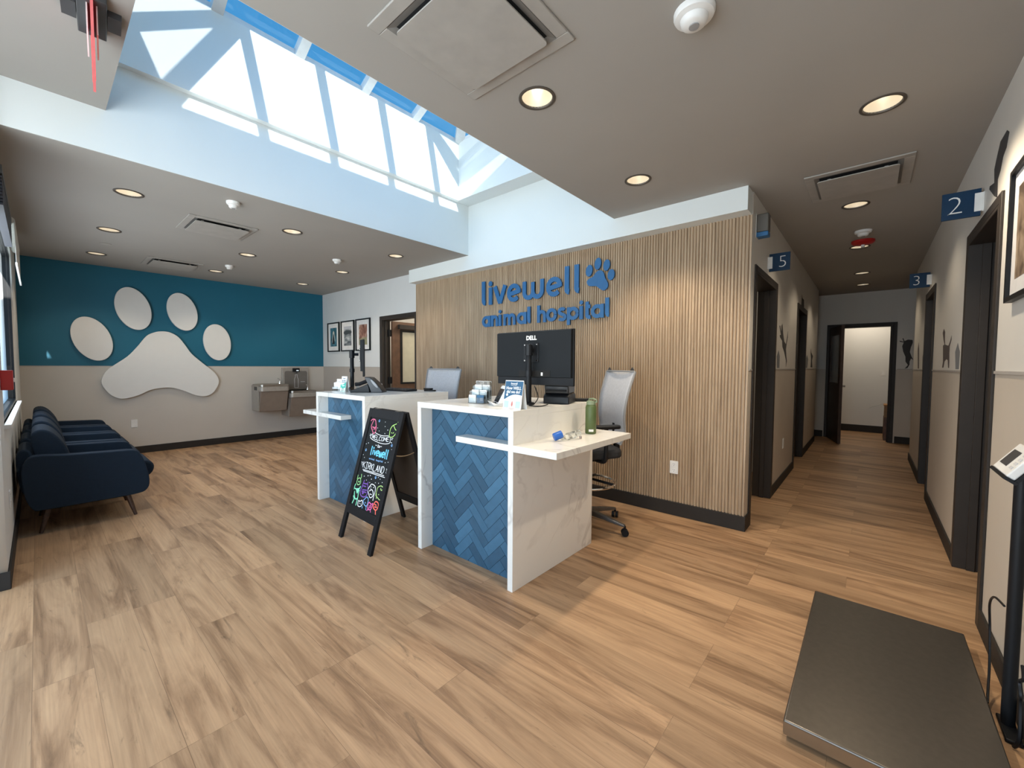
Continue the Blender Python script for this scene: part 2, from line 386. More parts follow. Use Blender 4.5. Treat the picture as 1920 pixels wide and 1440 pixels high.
M_SIGNBLUE = mat('sign_blue_enamel', (.020, .125, .30), .4)
M_SIGNNAVY = mat('navy_sign_acrylic', (.008, .034, .080), .4, spec=.2)
M_WPLASTIC = mat('white_plastic', (.78, .78, .76), .4)
M_PAPER = mat('white_paper', (.82, .83, .82), .7)
M_MAT = mat('picture_mount_board', (.72, .71, .70), .8)
M_RED = mat('red_plastic', (.45, .012, .012), .4)
M_DECAL = mat('charcoal_vinyl_decal', (.05, .047, .048), .7)
M_DECAL2 = mat('grey_vinyl_decal', (.20, .21, .22), .7)
M_DECAL3 = mat('brown_grey_vinyl_decal', (.10, .08, .075), .7)
M_PAWWHITE = mat('white_panel_lacquer', (.76, .76, .74), .45, var=.01)
M_VENT = mat('vent_enamel', (.385, .366, .335), .6)
M_VOID = mat('opening_shade_black', (.01, .01, .01), .9); M_BEVELSHADE = mat('bevel_shade_grey', (.21, .20, .185), .9)  # dark tones painted in for shade: in openings and on vent bevels
M_GLASS = glass_mat('window_glass', (.97, .99, 1), .04, fres=.1)
M_SKYGLASS = glass_mat('skylight_glass', (.86, .94, 1), .05)
M_ACRYL = glass_mat('clear_acrylic', (.93, .96, .97), .25)
M_FROST = mat('frosted_glass', (.40, .37, .27), .6, emit=(.9, .82, .62), estr=.12)
M_LITE = mat('dark_door_glass', (.25, .26, .26), .15)
M_GREEN = mat('olive_green_steel', (.085, .125, .040), .5)
M_CAPBLUE = mat('blue_cap_plastic', (.02, .12, .45), .35)
M_TEALCARD = mat('teal_print', (.05, .45, .36), .6)
M_BLUECARD = mat('blue_print', (.02, .10, .20), .5)
M_MINT = mat('mint_print', (.45, .75, .68), .6)
M_REFL = mat('lamp_reflector', (.85, .80, .70), .25, metal=.6, emit=(1.0, .84, .62), estr=.22)
M_BULB = mat('lit_bulb', (1, 1, 1), .5, emit=(1.0, .9, .75), estr=4)
M_RIM = mat('bronze_lamp_rim', (.10, .085, .07), .5, metal=.3)
M_CARDBOARD = mat('orange_cardboard', (.42, .22, .09), .8)
M_CHALK = mat('chalkboard_slate', (.010, .012, .013), .65, spec=.2)

ZC = 2.69
YW, YN = 3.81, 1.84          # far and near faces of the light well
XW = 3.55                    # front of the bulkhead over the slat wall
RW, LW = -0.465, 0.727       # corridor walls
YT = 8.15                    # teal wall
XE = 9.85                    # end wall of the corridor
XL = -0.15                   # window wall

# ------------------------------------------------------------------ floor and ceilings
struct(box('floor', M_FLOOR, (-1.6, 12.2, -3.2, 8.4, -.12, 0)))
D1 = [(1.716, 1.33), (2.92, -.005), (2.93, 1.33), (4.555, .135), (6.15, .132), (7.86, .13), (8.95, .13)]
D2 = [(x, y) for y in (7.29, 5.905, 4.525) for x in (.52, 1.757, 2.98)]
RH = .078
hole = lambda p: [(p[0] + RH * math.cos(2 * PI * i / 28), p[1] + RH * math.sin(2 * PI * i / 28)) for i in range(28)]
up = lambda u, v, w: Vector((u, v, ZC + w))
struct(flat_holes('ceiling', M_CEIL, [(XL - .15, YW + .004), (3.95, YW + .004), (3.95, YT + .15), (XL - .15, YT + .15)], [hole(p) for p in D2], up, .06))
struct(flat_holes('ceiling', M_CEIL, [(-1.45, -3.2), (XE + 2.3, -3.2), (XE + 2.3, 3.0), (XW + .35, 3.0), (XW + .35, YN - .004), (-1.45, YN - .004)], [hole(p) for p in D1], up, .06))
struct(box('ceiling', M_CEIL, (-1.45, .34, YN, 3.92, 2.97, 3.05)))
# light well: lower faces, then the narrower shaft above
struct(MB().prism([(-1.45, ZC + .002), (3.75, ZC + .002), (3.75, 3.285), (.15, 3.285), (.15, 3.04), (-1.45, 3.04)], YW, YW + .14, lambda u, v, w: Vector((u, w, v))).build('wall_light_well', M_WELL))
struct(box('wall_light_well', M_WELL, (-1.45, 3.9, YN - .14, YN, ZC + .002, 3.285)))
struct(MB().prism([(.735, 2.512), (5.06, 2.512), (5.06, 2.745), (YW + .01, 2.745), (YW + .01, 3.285), (YN - .01, 3.285), (YN - .01, 2.745), (.735, 2.745)], XW, XW + .2, lambda u, v, w: Vector((w, u, v))).build('wall_bulkhead', M_WELL))
struct(box('wall_light_well', M_WELL, (.18, 3.75, 3.755, 3.95, 3.285, 3.95)))
struct(box('wall_light_well', M_WELL, (.18, 3.75, 1.70, 1.90, 3.285, 3.95)))
struct(box('wall_light_well', M_WELL, (3.34, 3.75, 1.899, 3.756, 3.285, 3.95)))
struct(box('wall_light_well', M_WELL, (.14, .34, 1.899, 3.756, 3.05, 3.95)))
# roof over the entry, the waiting area and the corridor (unseen; keeps the sun out, edges trimmed to pass a sunlit sliver)
struct(box('roof', M_CEIL, (-.30, 4.1, 3.96, 8.4, 3.0, 3.1)))
struct(box('roof', M_CEIL, (-1.5, 12.2, -3.3, 1.69, 3.0, 3.1)))
struct(box('roof', M_CEIL, (3.76, 12.2, 1.69, 3.96, 3.0, 3.1)))
struct(box('roof', M_CEIL, (-1.5, .13, 1.69, 3.96, 3.1, 3.18)))

# ------------------------------------------------------------------ hipped skylight
sx0, sx1, sy0, sy1, sz, rz_, hp = .303, 3.377, 1.863, 3.792, 3.962, 4.40, .66
ym = (sy0 + sy1) / 2
sk = MB()
def bar(a, b, w=.075, h=.075):
    a, b = Vector(a), Vector(b); d = (b - a); L_ = d.length; d.normalize()
    s_ = d.cross(Vector((0, 0, 1)))
    s_ = s_.normalized() if s_.length > 1e-4 else Vector((0, 1, 0)); n_ = s_.cross(d).normalized()
    M = Matrix((d, s_, n_)).transposed().to_4x4(); M.translation = a
    sk.box(0, L_, -w / 2, w / 2, -h / 2, h / 2, M)
ra, rb = (sx0 + hp, ym, rz_), (sx1 - hp, ym, rz_)
bar(ra, rb, .09, .09)
for cx, rr in ((sx0, ra), (sx1, rb)):
    for cy in (sy0, sy1): bar((cx, cy, sz), rr, .105, .08)
    bar((cx, ym, sz), rr)
for x in (.955, 1.545, 2.15, 2.73):
    for cy in (sy0, sy1): bar((x, cy, sz), (x, ym, rz_))
bar((sx0, sy0, sz), (sx1, sy0, sz), .06, .06); bar((sx0, sy1, sz), (sx1, sy1, sz), .06, .06)
bar((sx0, sy0, sz), (sx0, sy1, sz), .06, .06); bar((sx1, sy0, sz), (sx1, sy1, sz), .06, .06)
skyl = struct(sk.build('window_2', mat('skylight_aluminium', (.72, .75, .76), .45)))
skyl.name = 'window_2'
gp = MB(); c = [(sx0, sy0, sz + .03), (sx1, sy0, sz + .03), (sx1, sy1, sz + .03), (sx0, sy1, sz + .03), (ra[0], ra[1], ra[2] + .05), (rb[0], rb[1], rb[2] + .05)]
gp.add(c, [(0, 1, 5, 4), (2, 3, 4, 5), (1, 2, 5), (3, 0, 4)])
gp.build('glazing', M_SKYGLASS, skyl)

# ------------------------------------------------------------------ walls
def wall_open(name, m, axis, pos, thick, a0, a1, z1, openings, z0=0.0):
    """wall in plane axis=pos spanning a0..a1, z0..z1 with rectangular openings (b0, b1, c0, c1)"""
    if axis == 'x': fn = lambda u, v, w: Vector((pos + w, u, v))
    else: fn = lambda u, v, w: Vector((u, pos + w, v))
    out = [(a0, z0)]
    for b0, b1, c0, c1 in sorted(o for o in openings if o[2] <= z0 + 1e-6):
        out += [(b0, z0), (b0, c1), (b1, c1), (b1, z0)]
    out += [(a1, z0), (a1, z1), (a0, z1)]
    holes = [[(b0, c0), (b1, c0), (b1, c1), (b0, c1)] for b0, b1, c0, c1 in openings if c0 > z0 + 1e-6]
    return struct(flat_holes(name, m, out, holes, fn, thick))
wall_open('wall_left', M_WHITE, 'x', XL - .15, .15, 3.77, YT + .15, 3.0, [(4.15, 6.77, .93, 2.45)])
struct(box('wall_entry_return', M_WHITE, (-1.45, XL - .15, 3.77, 3.92, 0, 3.0)))
wall_open('wall_entry', M_WALLW, 'x', -1.45, .15, -.62, 3.92, 3.1, [(-.3, 3.6, .08, 2.55)])
struct(box('wall_teal', M_TEALW, (XL - .15, 3.95, YT, YT + .15, 0, 3.0)))
D3Y = (5.115, 6.04)
wall_open('wall_pictures', M_WALLW, 'x', 3.705, .13, 4.6, YT, ZC + .01, [(D3Y[0], D3Y[1], 0, 2.07)])
# tambour slat wall
pf = []
y = 5.08; pitch = .0249; k = 0
while y - pitch > .745:
    g = .011 if k in (77, 125, 28, 173) else .0055
    pf += [(3.699, y), (3.699, y - g)]
    for i in range(6):
        a = PI * i / 5; yy = y - g - (pitch - g) * (1 - math.cos(a)) / 2
        pf.append((3.698 - .013 * math.sin(a) ** .7, yy))
    y -= pitch; k += 1
pf += [(3.699, y), (3.699, .735)]
sl = MB(); n = len(pf)
sl.add([(x, yy, .12) for x, yy in pf] + [(x, yy, 2.512) for x, yy in pf], [(i, i + 1, n + i + 1, n + i) for i in range(n - 1)])
sl.box(3.7, 3.83, .735, 5.08, .0, 2.512); sl.box(3.686, 3.7, .729, .737, .12, 2.512); sl.box(3.686, 3.7, 5.076, 5.084, .12, 2.512)
struct(sl.build('wall_slats', M_SLAT))
# corridor walls
D5, D6 = (3.86, 4.815), (6.45, 7.37)
wall_open('wall_corridor_left', M_CORR, 'y', LW, .14, 3.704, 9.15, ZC, [(D5[0], D5[1], 0, 2.10), (D6[0], D6[1], 0, 2.10)])
D2X, D3X = (3.13, 3.975), (5.82, 6.60)
wall_open('wall_corridor_right', M_CORR, 'y', RW - .14, .14, -1.45, 8.2, ZC, [(D2X[0], D2X[1], 0, 2.13), (D3X[0], D3X[1], 0, 2.10)])
wall_open('wall_end', M_CORR, 'x', XE, .13, -3.0, 3.0, ZC, [(-.29, .585, 0, 2.075)])
struct(box('wall_passage', M_CORR, (8.06, 8.2, -3.0, RW - .14, 0, ZC)))
struct(box('wall_passage', M_CORR, (9.01, 9.15, LW + .14, 3.0, 0, ZC)))
struct(box('wall_end_room', M_WHITE, (11.15, 11.3, -3.2, 3.0, 0, ZC)))
# plain side walls of the rooms seen through the doorways
struct(box('wall_side_room', M_WHITE, (3.84, 9.0, 2.85, 3.0, 0, ZC)))
struct(box('wall_side_room', M_WHITE, (3.83, 3.9, .9, 2.85, 0, ZC)))
struct(box('wall_side_room', M_WHITE, (5.9, 6.0, .868, 2.85, 0, ZC)))
struct(box('wall_back_room', M_WHITE, (5.6, 5.7, 4.6, 8.3, 0, ZC)))
struct(box('wall_back_room', M_WHITE, (3.84, 5.6, 6.6, 6.7, 0, ZC)))
struct(box('wall_back_room', M_WHITE, (3.84, 5.6, 4.5, 4.6, 0, ZC)))
struct(box('ceiling', M_CEIL, (3.96, 5.7, 4.5, 8.3, ZC, ZC + .06)))
struct(box('wall_south_room', M_WHITE, (2.0, 8.06, -3.2, -3.05, 0, ZC)))
struct(box('wall_passage', M_CORR, (8.06, 11.3, 3.0, 3.1, 0, ZC))); struct(box('wall_passage', M_CORR, (1.9, 11.3, -3.3, -3.2, 0, ZC)))  # unseen, added to stop sky light leaking into the passage
struct(box('wall_south_room', M_WHITE, (1.9, 2.0, -3.2, -.61, 0, ZC)))  # unseen closure added against sky light from the open west side
struct(box('wall_south_room', M_WHITE, (4.9, 5.0, -3.05, -.61, 0, ZC)))

# ------------------------------------------------------------------ baseboards and wainscot caps
def bb(name, b): return struct(box(name, M_BASE, b, bevel=.004))
bb('baseboard_teal', (XL, 3.705, YT - .012, YT, 0, .105))
bb('baseboard_pictures', (3.693, 3.705, D3Y[1] + .05, YT - .012, 0, .105))
bb('baseboard_slats', (3.676, 3.70, .722, 4.99, 0, .12))
bb('baseboard_slats_return', (3.676, 3.81, .715, .7265, 0, .12))
bb('baseboard_corridor_left', (4.866, 6.40, LW - .012, LW, 0, .105))
bb('baseboard_corridor_left', (7.42, 9.15, LW - .012, LW, 0, .105))
bb('baseboard_corridor_right', (4.03, 5.77, RW, RW + .012, 0, .105))
bb('baseboard_corridor_right', (6.65, 8.2, RW, RW + .012, 0, .105))
bb('baseboard_corridor_right', (-1.3, 3.08, RW, RW + .012, 0, .105))
bb('baseboard_end', (XE - .012, XE, -3.0, -.36, 0, .12)); bb('baseboard_end', (XE - .012, XE, .65, 3.0, 0, .12))
bb('baseboard_end_room', (11.138, 11.15, -3.0, 3.0, 0, .14))
bb('baseboard_left', (XL, XL + .012, 3.77, YT - .012, 0, .105))
bb('baseboard_entry_return', (-1.3, XL + .012, 3.758, 3.77, 0, .105))
M_CAP = mat('wainscot_cap', (.42, .39, .36), .5)
def cap(name, b): return struct(box(name, M_CAP, b))
cap('trim_1', (4.866, 6.40, LW - .005, LW, 1.294, 1.306)); cap('trim_2', (7.42, 9.15, LW - .005, LW, 1.294, 1.306))
cap('trim_3', (4.03, 5.77, RW, RW + .005, 1.294, 1.306)); cap('trim_4', (6.65, 8.2, RW, RW + .005, 1.294, 1.306))
cap('trim_5', (-1.3, 3.08, RW, RW + .006, 1.294, 1.308)); cap('trim_6', (XE - .005, XE, -3.0, -.36, 1.294, 1.306))
cap('trim_7', (3.71, 3.81, LW - .005, LW, 1.294, 1.306)); cap('trim_8', (XL, 3.705, YT - .004, YT, 1.289, 1.297))
cap('trim_9', (3.701, 3.705, D3Y[1] + .05, YT, 1.289, 1.297))

# ------------------------------------------------------------------ windows
def win(name, y0, y1):
    m = MB(); x0, x1 = XL - .06, XL - .010; f = .03
    m.box(x0, x1, y0, y1, .93, .93 + f); m.box(x0, x1, y0, y1, 2.45 - f, 2.45); m.box(x0, x1, y0, y0 + f, .93, 2.45); m.box(x0, x1, y1 - f, y1, .93, 2.45)
    w = struct(m.build(name, M_BLACK)); w.name = name
    MB().add([(XL - .018, a, b) for a in (y0, y1) for b in (.93, 2.45)], [(0, 1, 3, 2)]).build('glazing', M_GLASS, w)
    MB().box(XL - .009, XL + .03, y0 - .02, y1 + .02, .905, .93).build('sill', M_WHITE, w)
    return w
win('window_1', 4.15, 6.77)
m = MB(); f = .06
for a in (-.3, 1.0, 2.3, 3.54): m.box(-1.42, -1.34, a, a + f, .08, 2.55)
for b in (.08, 2.2, 2.49): m.box(-1.42, -1.34, -.3, 3.6, b, b + f)
w4 = struct(m.build('window_3', M_BLACK)); MB().add([(-1.38, a, b) for a in (-.3, 3.6) for b in (.08, 2.55)], [(0, 1, 3, 2)]).build('glazing', M_GLASS, w4)

# ------------------------------------------------------------------ doors
def frame_x(name, y0, y1, h, x0, x1, fw=.05, trim=.012):
    """frame in a wall lying across x (opening runs along y)"""
    m = MB()
    for xa, xb in ((x0 - trim, x0), (x1, x1 + trim)):
        m.box(xa, xb, y0 - fw, y0, 0, h + fw); m.box(xa, xb, y1, y1 + fw, 0, h + fw); m.box(xa, xb, y0, y1, h, h + fw)
    m.box(x0 - trim, x1 + trim, y0, y0 + .02, 0, h); m.box(x0 - trim, x1 + trim, y1 - .02, y1, 0, h); m.box(x0 - trim, x1 + trim, y0 + .02, y1 - .02, h - .02, h)
    xm = (x0 + x1) / 2
    m.box(xm - .02, xm + .02, y0 + .02, y0 + .035, 0, h - .02); m.box(xm - .02, xm + .02, y1 - .035, y1 - .02, 0, h - .02)
    o = struct(m.build(name, M_FRAME, bevel=.003)); o.name = name; return o
def frame_y(name, x0, x1, h, y0, y1, fw=.05, trim=.012):
    m = MB()
    for ya, yb in ((y0 - trim, y0), (y1, y1 + trim)):
        m.box(x0 - fw, x0, ya, yb, 0, h + fw); m.box(x1, x1 + fw, ya, yb, 0, h + fw); m.box(x0, x1, ya, yb, h, h + fw)
    m.box(x0, x0 + .02, y0 - trim, y1 + trim, 0, h); m.box(x1 - .02, x1, y0 - trim, y1 + trim, 0, h); m.box(x0 + .02, x1 - .02, y0 - trim, y1 + trim, h - .02, h)
    ym_ = (y0 + y1) / 2
    m.box(x0 + .02, x0 + .035, ym_ - .02, ym_ + .02, 0, h - .02); m.box(x1 - .035, x1 - .02, ym_ - .02, ym_ + .02, 0, h - .02)
    o = struct(m.build(name, M_FRAME, bevel=.003)); o.name = name; return o
# the doorway beside the pictures, its leaf standing open into the back room
d1 = frame_x('door_1', D3Y[0], D3Y[1], 2.07, 3.705, 3.835)
m = MB(); X0, X1 = 3.858, 4.758; ya, yb = 5.965, 6.009
m.box(X0, X0 + .16, ya, yb, .01, 2.05); m.box(X1 - .18, X1, ya, yb, .01, 2.05); m.box(X0 + .16, X1 - .18, ya, yb, 1.90, 2.05); m.box(X0 + .16, X1 - .18, ya, yb, .01, 1.03)
lf = m.build('leaf', M_OAKDOOR, d1)
m = MB(); m.box(X0 + .145, X0 + .185, ya - .008, yb + .008, 1.01, 1.92); m.box(X1 - .205, X1 - .17, ya - .008, yb + .008, 1.01, 1.92); m.box(X0 + .185, X1 - .205, ya - .008, yb + .008, 1.01, 1.04); m.box(X0 + .185, X1 - .205, ya - .008, yb + .008, 1.885, 1.92)
m.build('lite_frame', M_BLACK, lf)
box('lite', M_FROST, (X0 + .16, X1 - .18, 5.980, 5.993, 1.03, 1.90), lf)
box('door_closer', M_FRAME, (X0 + .1, X0 + .5, ya - .06, ya, 1.93, 2.0), lf)
for z in (.25, 1.02, 1.8): box('hinge', M_BLACK, (3.80, 3.857, 5.985, 6.022, z, z + .11), d1)
d2 = frame_y('door_2', D2X[0], D2X[1], 2.13, RW - .14, RW)
box('leaf', M_OAKDOOR, (D2X[0] - .02, D2X[0] + .03, RW - 1.0, RW - .16, .01, 2.1), d2)
d3 = frame_y('door_3', D3X[0], D3X[1], 2.10, RW - .14, RW)
box('leaf', M_OAKDOOR, (D3X[0] + .02, D3X[1] - .02, RW - .11, RW - .07, .01, 2.08), d3)
d5 = frame_y('door_5', D5[0], D5[1], 2.10, LW, LW + .14)
d6 = frame_y('door_6', D6[0], D6[1], 2.10, LW, LW + .14)
box('leaf', M_FRAME, (D6[0] + .02, D6[1] - .02, LW + .07, LW + .11, .01, 2.08), d6)
d7 = frame_x('door_7', -.29, .585, 2.075, XE, XE + .13)
# its leaf, swung out into the corridor
a = math.atan2(.365 - .575, 9.02 - (XE - .01)); Mx = Matrix.Translation((XE - .015, .572, 0)) @ Matrix.Rotation(a, 4, 'Z')
m = MB(); W = .83
m.box(0, .12, -.022, .022, .01, 2.05, Mx); m.box(W - .12, W, -.022, .022, .01, 2.05, Mx); m.box(.12, W - .12, -.022, .022, 1.9, 2.05, Mx); m.box(.12, W - .12, -.022, .022, .01, 1.05, Mx)
lf = m.build('leaf', mat('dark_walnut_door', (.045, .024, .015), .5, scale=14, var=.2), d7)
MB().box(.12, W - .12, -.004, .004, 1.05, 1.9, Mx).build('lite', M_LITE, lf)
m = MB(); m.box(W - .09, W - .05, .022, .07, .99, 1.02, Mx); m.box(W - .19, W - .05, .055, .07, .985, 1.015, Mx); m.build('handle', M_STEEL, lf)
m = MB(); m.box(.03, .28, .022, .07, 1.96, 2.02, Mx); m.build('door_closer', M_FRAME, lf)
def facing(d, x, y, z):
    """matrix putting flat writing on a surface that looks along d"""
    cols = {'-x': ((0, -1, 0), (0, 0, 1), (-1, 0, 0)), '-y': ((1, 0, 0), (0, 0, 1), (0, -1, 0)), '+y': ((-1, 0, 0), (0, 0, 1), (0, 1, 0)), 'z': ((0, -1, 0), (1, 0, 0), (0, 0, 1))}[d]
    M = Matrix(cols).transposed().to_4x4(); M.translation = (x, y, z); return M

# ------------------------------------------------------------------ ceiling lights
def make_light(loc, label, group):
    t = thing('recessed_ceiling_light', label, 'ceiling light', loc, 0, group)
    MB().lathe([(.094, .0), (.094, -.004), (.088, -.007), (.080, -.005), (.077, .004), (.077, .012)], n=32, close=False).build('trim_ring', M_RIM, t, smooth=True)
    MB().lathe([(.077, .004), (.074, .05), (.066, .10), (.05, .135), (.02, .15), (.001, .152)], n=32, close=False).build('reflector', M_REFL, t, smooth=True)
    MB().lathe([(.001, .075), (.016, .08), (.024, .095), (.022, .11), (.013, .13), (.013, .149)], n=16, close=False).build('bulb', M_BULB, t, smooth=True)
    return t
LAB1 = ['round recessed ceiling light with its bulb showing, beside the big square vent', 'round recessed ceiling light ahead of the room 2 doorway sign', 'round recessed ceiling light over the slat wall side of the front desk',
        'round recessed corridor light just past the corridor ceiling vent', 'round recessed corridor light partly hidden behind the red fire alarm', 'round recessed corridor light, first one past the red fire alarm', 'round recessed corridor light closest to the end doorway']
ROW = ['closest to the teal wall', 'between the two waiting room vents', 'beside the skylight well']; CO = ['window side', 'middle', 'framed picture side']
first = None; LIGHTS = []
for i, (x, y) in enumerate(D1 + D2):
    if i < 7: lab, grp = LAB1[i], 'recessed lights over the desks and corridor'
    else: lab, grp = 'round recessed waiting room light, row %s, %s' % (ROW[(i - 7) // 3], CO[(i - 7) % 3]), 'recessed lights in the waiting room ceiling'
    if first is None: first = make_light((x, y, ZC), lab, grp)
    else: dup(first, (x, y, ZC), 0, lab, grp)
    LIGHTS.append((x, y))

# ------------------------------------------------------------------ vents and ceiling devices
def vent(cx, cy, s, plate, label):
    t = thing('ceiling_vent', label, 'vent', (cx, cy, ZC), 0, 'square ceiling vents')
    h = s / 2; b = .055; m = MB()
    for sx in (-1, 1):
        m.box(min(sx * h, sx * (h - b)), max(sx * h, sx * (h - b)), -h, h, -.010, -.0005); m.box(-h + b, h - b, min(sx * h, sx * (h - b)), max(sx * h, sx * (h - b)), -.010, -.0005)
    m.build('frame', M_VENT, t, bevel=.003)
    box('duct_shade', M_VOID, (-h + b, h - b, -h + b, h - b, -.0025, -.0006), t)  # flat black sheet standing in for the unlit opening behind the plate
    m = MB(); q = h - b; r = q - .028
    vs = [(-q, -q, -.010), (q, -q, -.010), (q, q, -.010), (-q, q, -.010), (-r, -r, -.003), (r, -r, -.003), (r, r, -.003), (-r, r, -.003)]
    m.add(vs, [(i, (i + 1) % 4, 4 + (i + 1) % 4, 4 + i) for i in range(4)]).build('inner_bevel', M_BEVELSHADE, t)  # bevel coloured darker so it reads as shaded against the plate
    m = MB(); p = plate / 2; P = rrect(2 * p, 2 * p, .02)
    m.prism(P, -.034, -.028, lambda u, v, w: Vector((u, v, w))); m.build('face_plate', M_VENT, t)
    for sx in (-1, 1):
        for sy in (-1, 1): box('bracket', M_VENT, (sx * p * .7 - .01, sx * p * .7 + .01, sy * p * .7 - .01, sy * p * .7 + .01, -.028, -.004), t)
vent(1.209, 1.272, .60, .443, 'large square white ceiling vent with raised centre plate above the front desk')
vent(3.965, .113, .585, .44, 'square white ceiling vent at the start of the corridor')
vent(1.222, 4.985, .56, .44, 'square white waiting room vent closer to the skylight well')
vent(1.245, 7.22, .58, .46, 'square white waiting room vent closer to the teal wall')
def detector(x, y, r, label, head=True):
    t = thing('smoke_detector', label, 'smoke detector', (x, y, ZC), 0, 'white ceiling detectors')
    MB().lathe([(r, -.0005), (r, -.012), (r * .93, -.022), (r * .7, -.028)], n=28).build('base', M_WPLASTIC, t, smooth=True)
    MB().lathe([(r * .68, -.0285), (r * .62, -.045), (r * .5, -.052), (.001, -.054)], n=24, close=False).build('sensor_head', M_WPLASTIC, t, smooth=True)
    MB().lathe([(r * .25, -.0545), (r * .25, -.058)], n=16).build('grille', M_GREY, t)
detector(1.703, .556, .075, 'round white smoke detector on the ceiling above the front desks')
detector(1.122, 4.098, .05, 'small white detector by the edge of the skylight well')
detector(2.592, 5.271, .055, 'small white detector on the framed picture side of the waiting room ceiling')
detector(1.78, 6.733, .05, 'small white detector deep in the waiting room by the middle lights')
detector(5.46, .095, .07, 'white smoke detector just before the red fire alarm in the corridor')
t = thing('ceiling_fire_alarm', 'red round ceiling fire alarm strobe in the corridor', 'fire alarm', (5.88, .10, ZC))
MB().lathe([(.10, -.0005), (.10, -.02), (.085, -.035), (.05, -.045)], n=28).build('body', M_RED, t, smooth=True)
MB().box(-.03, .03, -.015, .015, -.07, -.045).build('strobe_lens', M_WPLASTIC, t, bevel=.005)
t = tag(MB().lathe([(.05, -.0005), (.05, -.005), (.045, -.007)], n=24).build('ceiling_sprinkler_cover', M_VENT, loc=(.55, 6.62, ZC)), 'flat round sprinkler cover between two window side waiting room lights', 'sprinkler cover')

# exit sign hanging edge-on from the raised ceiling by the entry
t = thing('exit_sign', 'hanging edge-lit exit sign with red letters, seen edge on', 'exit sign', (.215, 2.80, 2.97), -.077)
box('canopy', M_DARKGREY, (-.05, .05, -.15, .15, -.035, -.0005), t, bevel=.004)
box('bracket', M_DARKGREY, (-.10, -.052, -.06, .06, -.03, -.0005), t); box('bracket', M_DARKGREY, (.052, .10, -.06, .06, -.03, -.0005), t)
box('panel', mat('edge_lit_acrylic', (.55, .20, .20), .2, emit=(1, .05, .06), estr=.35), (-.005, .005, -.15, .15, -.30, -.035), t)
box('side_shield', M_WPLASTIC, (-.019, -.014, -.11, .11, -.16, -.035), t); box('side_shield', M_WPLASTIC, (.014, .019, -.11, .11, -.16, -.035), t)
for sx, dr in ((-1, '-x'), (1, '+x')):
    Mt = Matrix(((0, -1, 0), (0, 0, 1), (-1, 0, 0))).transposed().to_4x4() if sx < 0 else Matrix(((0, 1, 0), (0, 0, 1), (1, 0, 0))).transposed().to_4x4()
    Mt.translation = (sx * .0052, 0, -.23); text('lettering', 'EXIT', .12, mat('exit_red', (.8, .02, .02), .4, emit=(1, .02, .03), estr=1.2), t, Mt, weight=.004)

# ------------------------------------------------------------------ reception desks
def herringbone(mb, w, h, tw=.0635, tl=.2032, gap=.0022):
    """tiles on a w x h rectangle in the (u, v) plane, clipped to it"""
    c, s = math.cos(PI / 4), math.sin(PI / 4)
    def clip(P):
        for ax, lim, sg in ((0, 0, 1), (0, w, -1), (1, 0, 1), (1, h, -1)):
            Q = []
            for i in range(len(P)):
                a, b = P[i - 1], P[i]; da, db = sg * (a[ax] - lim), sg * (b[ax] - lim)
                if (da >= 0) != (db >= 0):
                    k = da / (da - db); Q.append((a[0] + (b[0] - a[0]) * k, a[1] + (b[1] - a[1]) * k))
                if db >= 0: Q.append(b)
            P = Q
            if len(P) < 3: return None
        return P
    out = []
    for i in range(-30, 40):
        for j in range(-14, 15):
            ox, oy = i * tw + j * tl, i * tw - j * tl
            for (x0, x1, y0, y1) in ((0, tl, 0, tw), (0, tw, tw, tw + tl)):
                g = gap / 2
                R = [(ox + x0 + g, oy + y0 + g), (ox + x1 - g, oy + y0 + g), (ox + x1 - g, oy + y1 - g), (ox + x0 + g, oy + y1 - g)]
                P = clip([(c * x - s * y, s * x + c * y) for x, y in R])
                if P:
                    ar = abs(sum(P[k - 1][0] * P[k][1] - P[k][0] * P[k - 1][1] for k in range(len(P)))) / 2
                    if ar > 2e-5: out.append(P)
    return out
def desk(label, y0, y1, shelf_end, ext):
    """y0..y1 across the front; the side shelf runs from shelf_end to beyond the ext side"""
    x0, x1, H, th = 1.775, 2.677, 1.063, .04
    t = thing('reception_desk', label, 'reception desk', (x0, (y0 + y1) / 2, 0), 0, 'white quartz reception desks')
    w = (y1 - y0) / 2; d = x1 - x0
    box('counter_top', M_MARBLE, (0, d, -w, w, H - th, H), t, bevel=.002)
    box('side_panel', M_MARBLE, (0, d, -w, -w + th, 0, H - th), t, bevel=.002)
    box('side_panel', M_MARBLE, (0, d, w - th, w, 0, H - th), t, bevel=.002)
    m = MB(); W_ = 2 * (w - th); hh = H - th
    m.box(.107, .13, -w + th, w - th, 0, hh)
    for P in herringbone(m, W_, hh):
        n = len(P); q = lambda p, x: (x, (w - th) - p[0], p[1])
        m.add([q(p, .1075) for p in P] + [q(p, .1) for p in P], [tuple(range(n, 2 * n))] + [(k, (k + 1) % n, n + (k + 1) % n, n + k) for k in range(n)], random.random() ** 1.2)
    m.t[:6] = [1.35] * 6
    m.build('tiled_front', M_TILE, t)
    m = MB(); s0, s1, e = shelf_end - (y0 + y1) / 2, (y0 if ext < 0 else y1) - (y0 + y1) / 2, .303
    za, zb = .826, .864
    if ext < 0:
        m.box(-.0005, .1, s1 + th, s0, za, zb); m.box(-.0005, d - .012, s1 - e, s1 + .0, za, zb); m.box(-.0007, .1, s1, s1 + th, za, zb)
    else:
        m.box(-.0005, .1, s0, s1 - th, za, zb); m.box(-.0005, d - .012, s1, s1 + e, za, zb); m.box(-.0007, .1, s1 - th, s1, za, zb)
    m.build('shelf', M_MARBLE, t, bevel=.002)
    box('work_surface', M_MARBLE, (.13, d - .05, -w + th, w - th, .70, .73), t)
    return t
desk('white quartz reception desk with blue herringbone front and green bottle on its ledge', 1.531, 2.437, 2.025, -1)
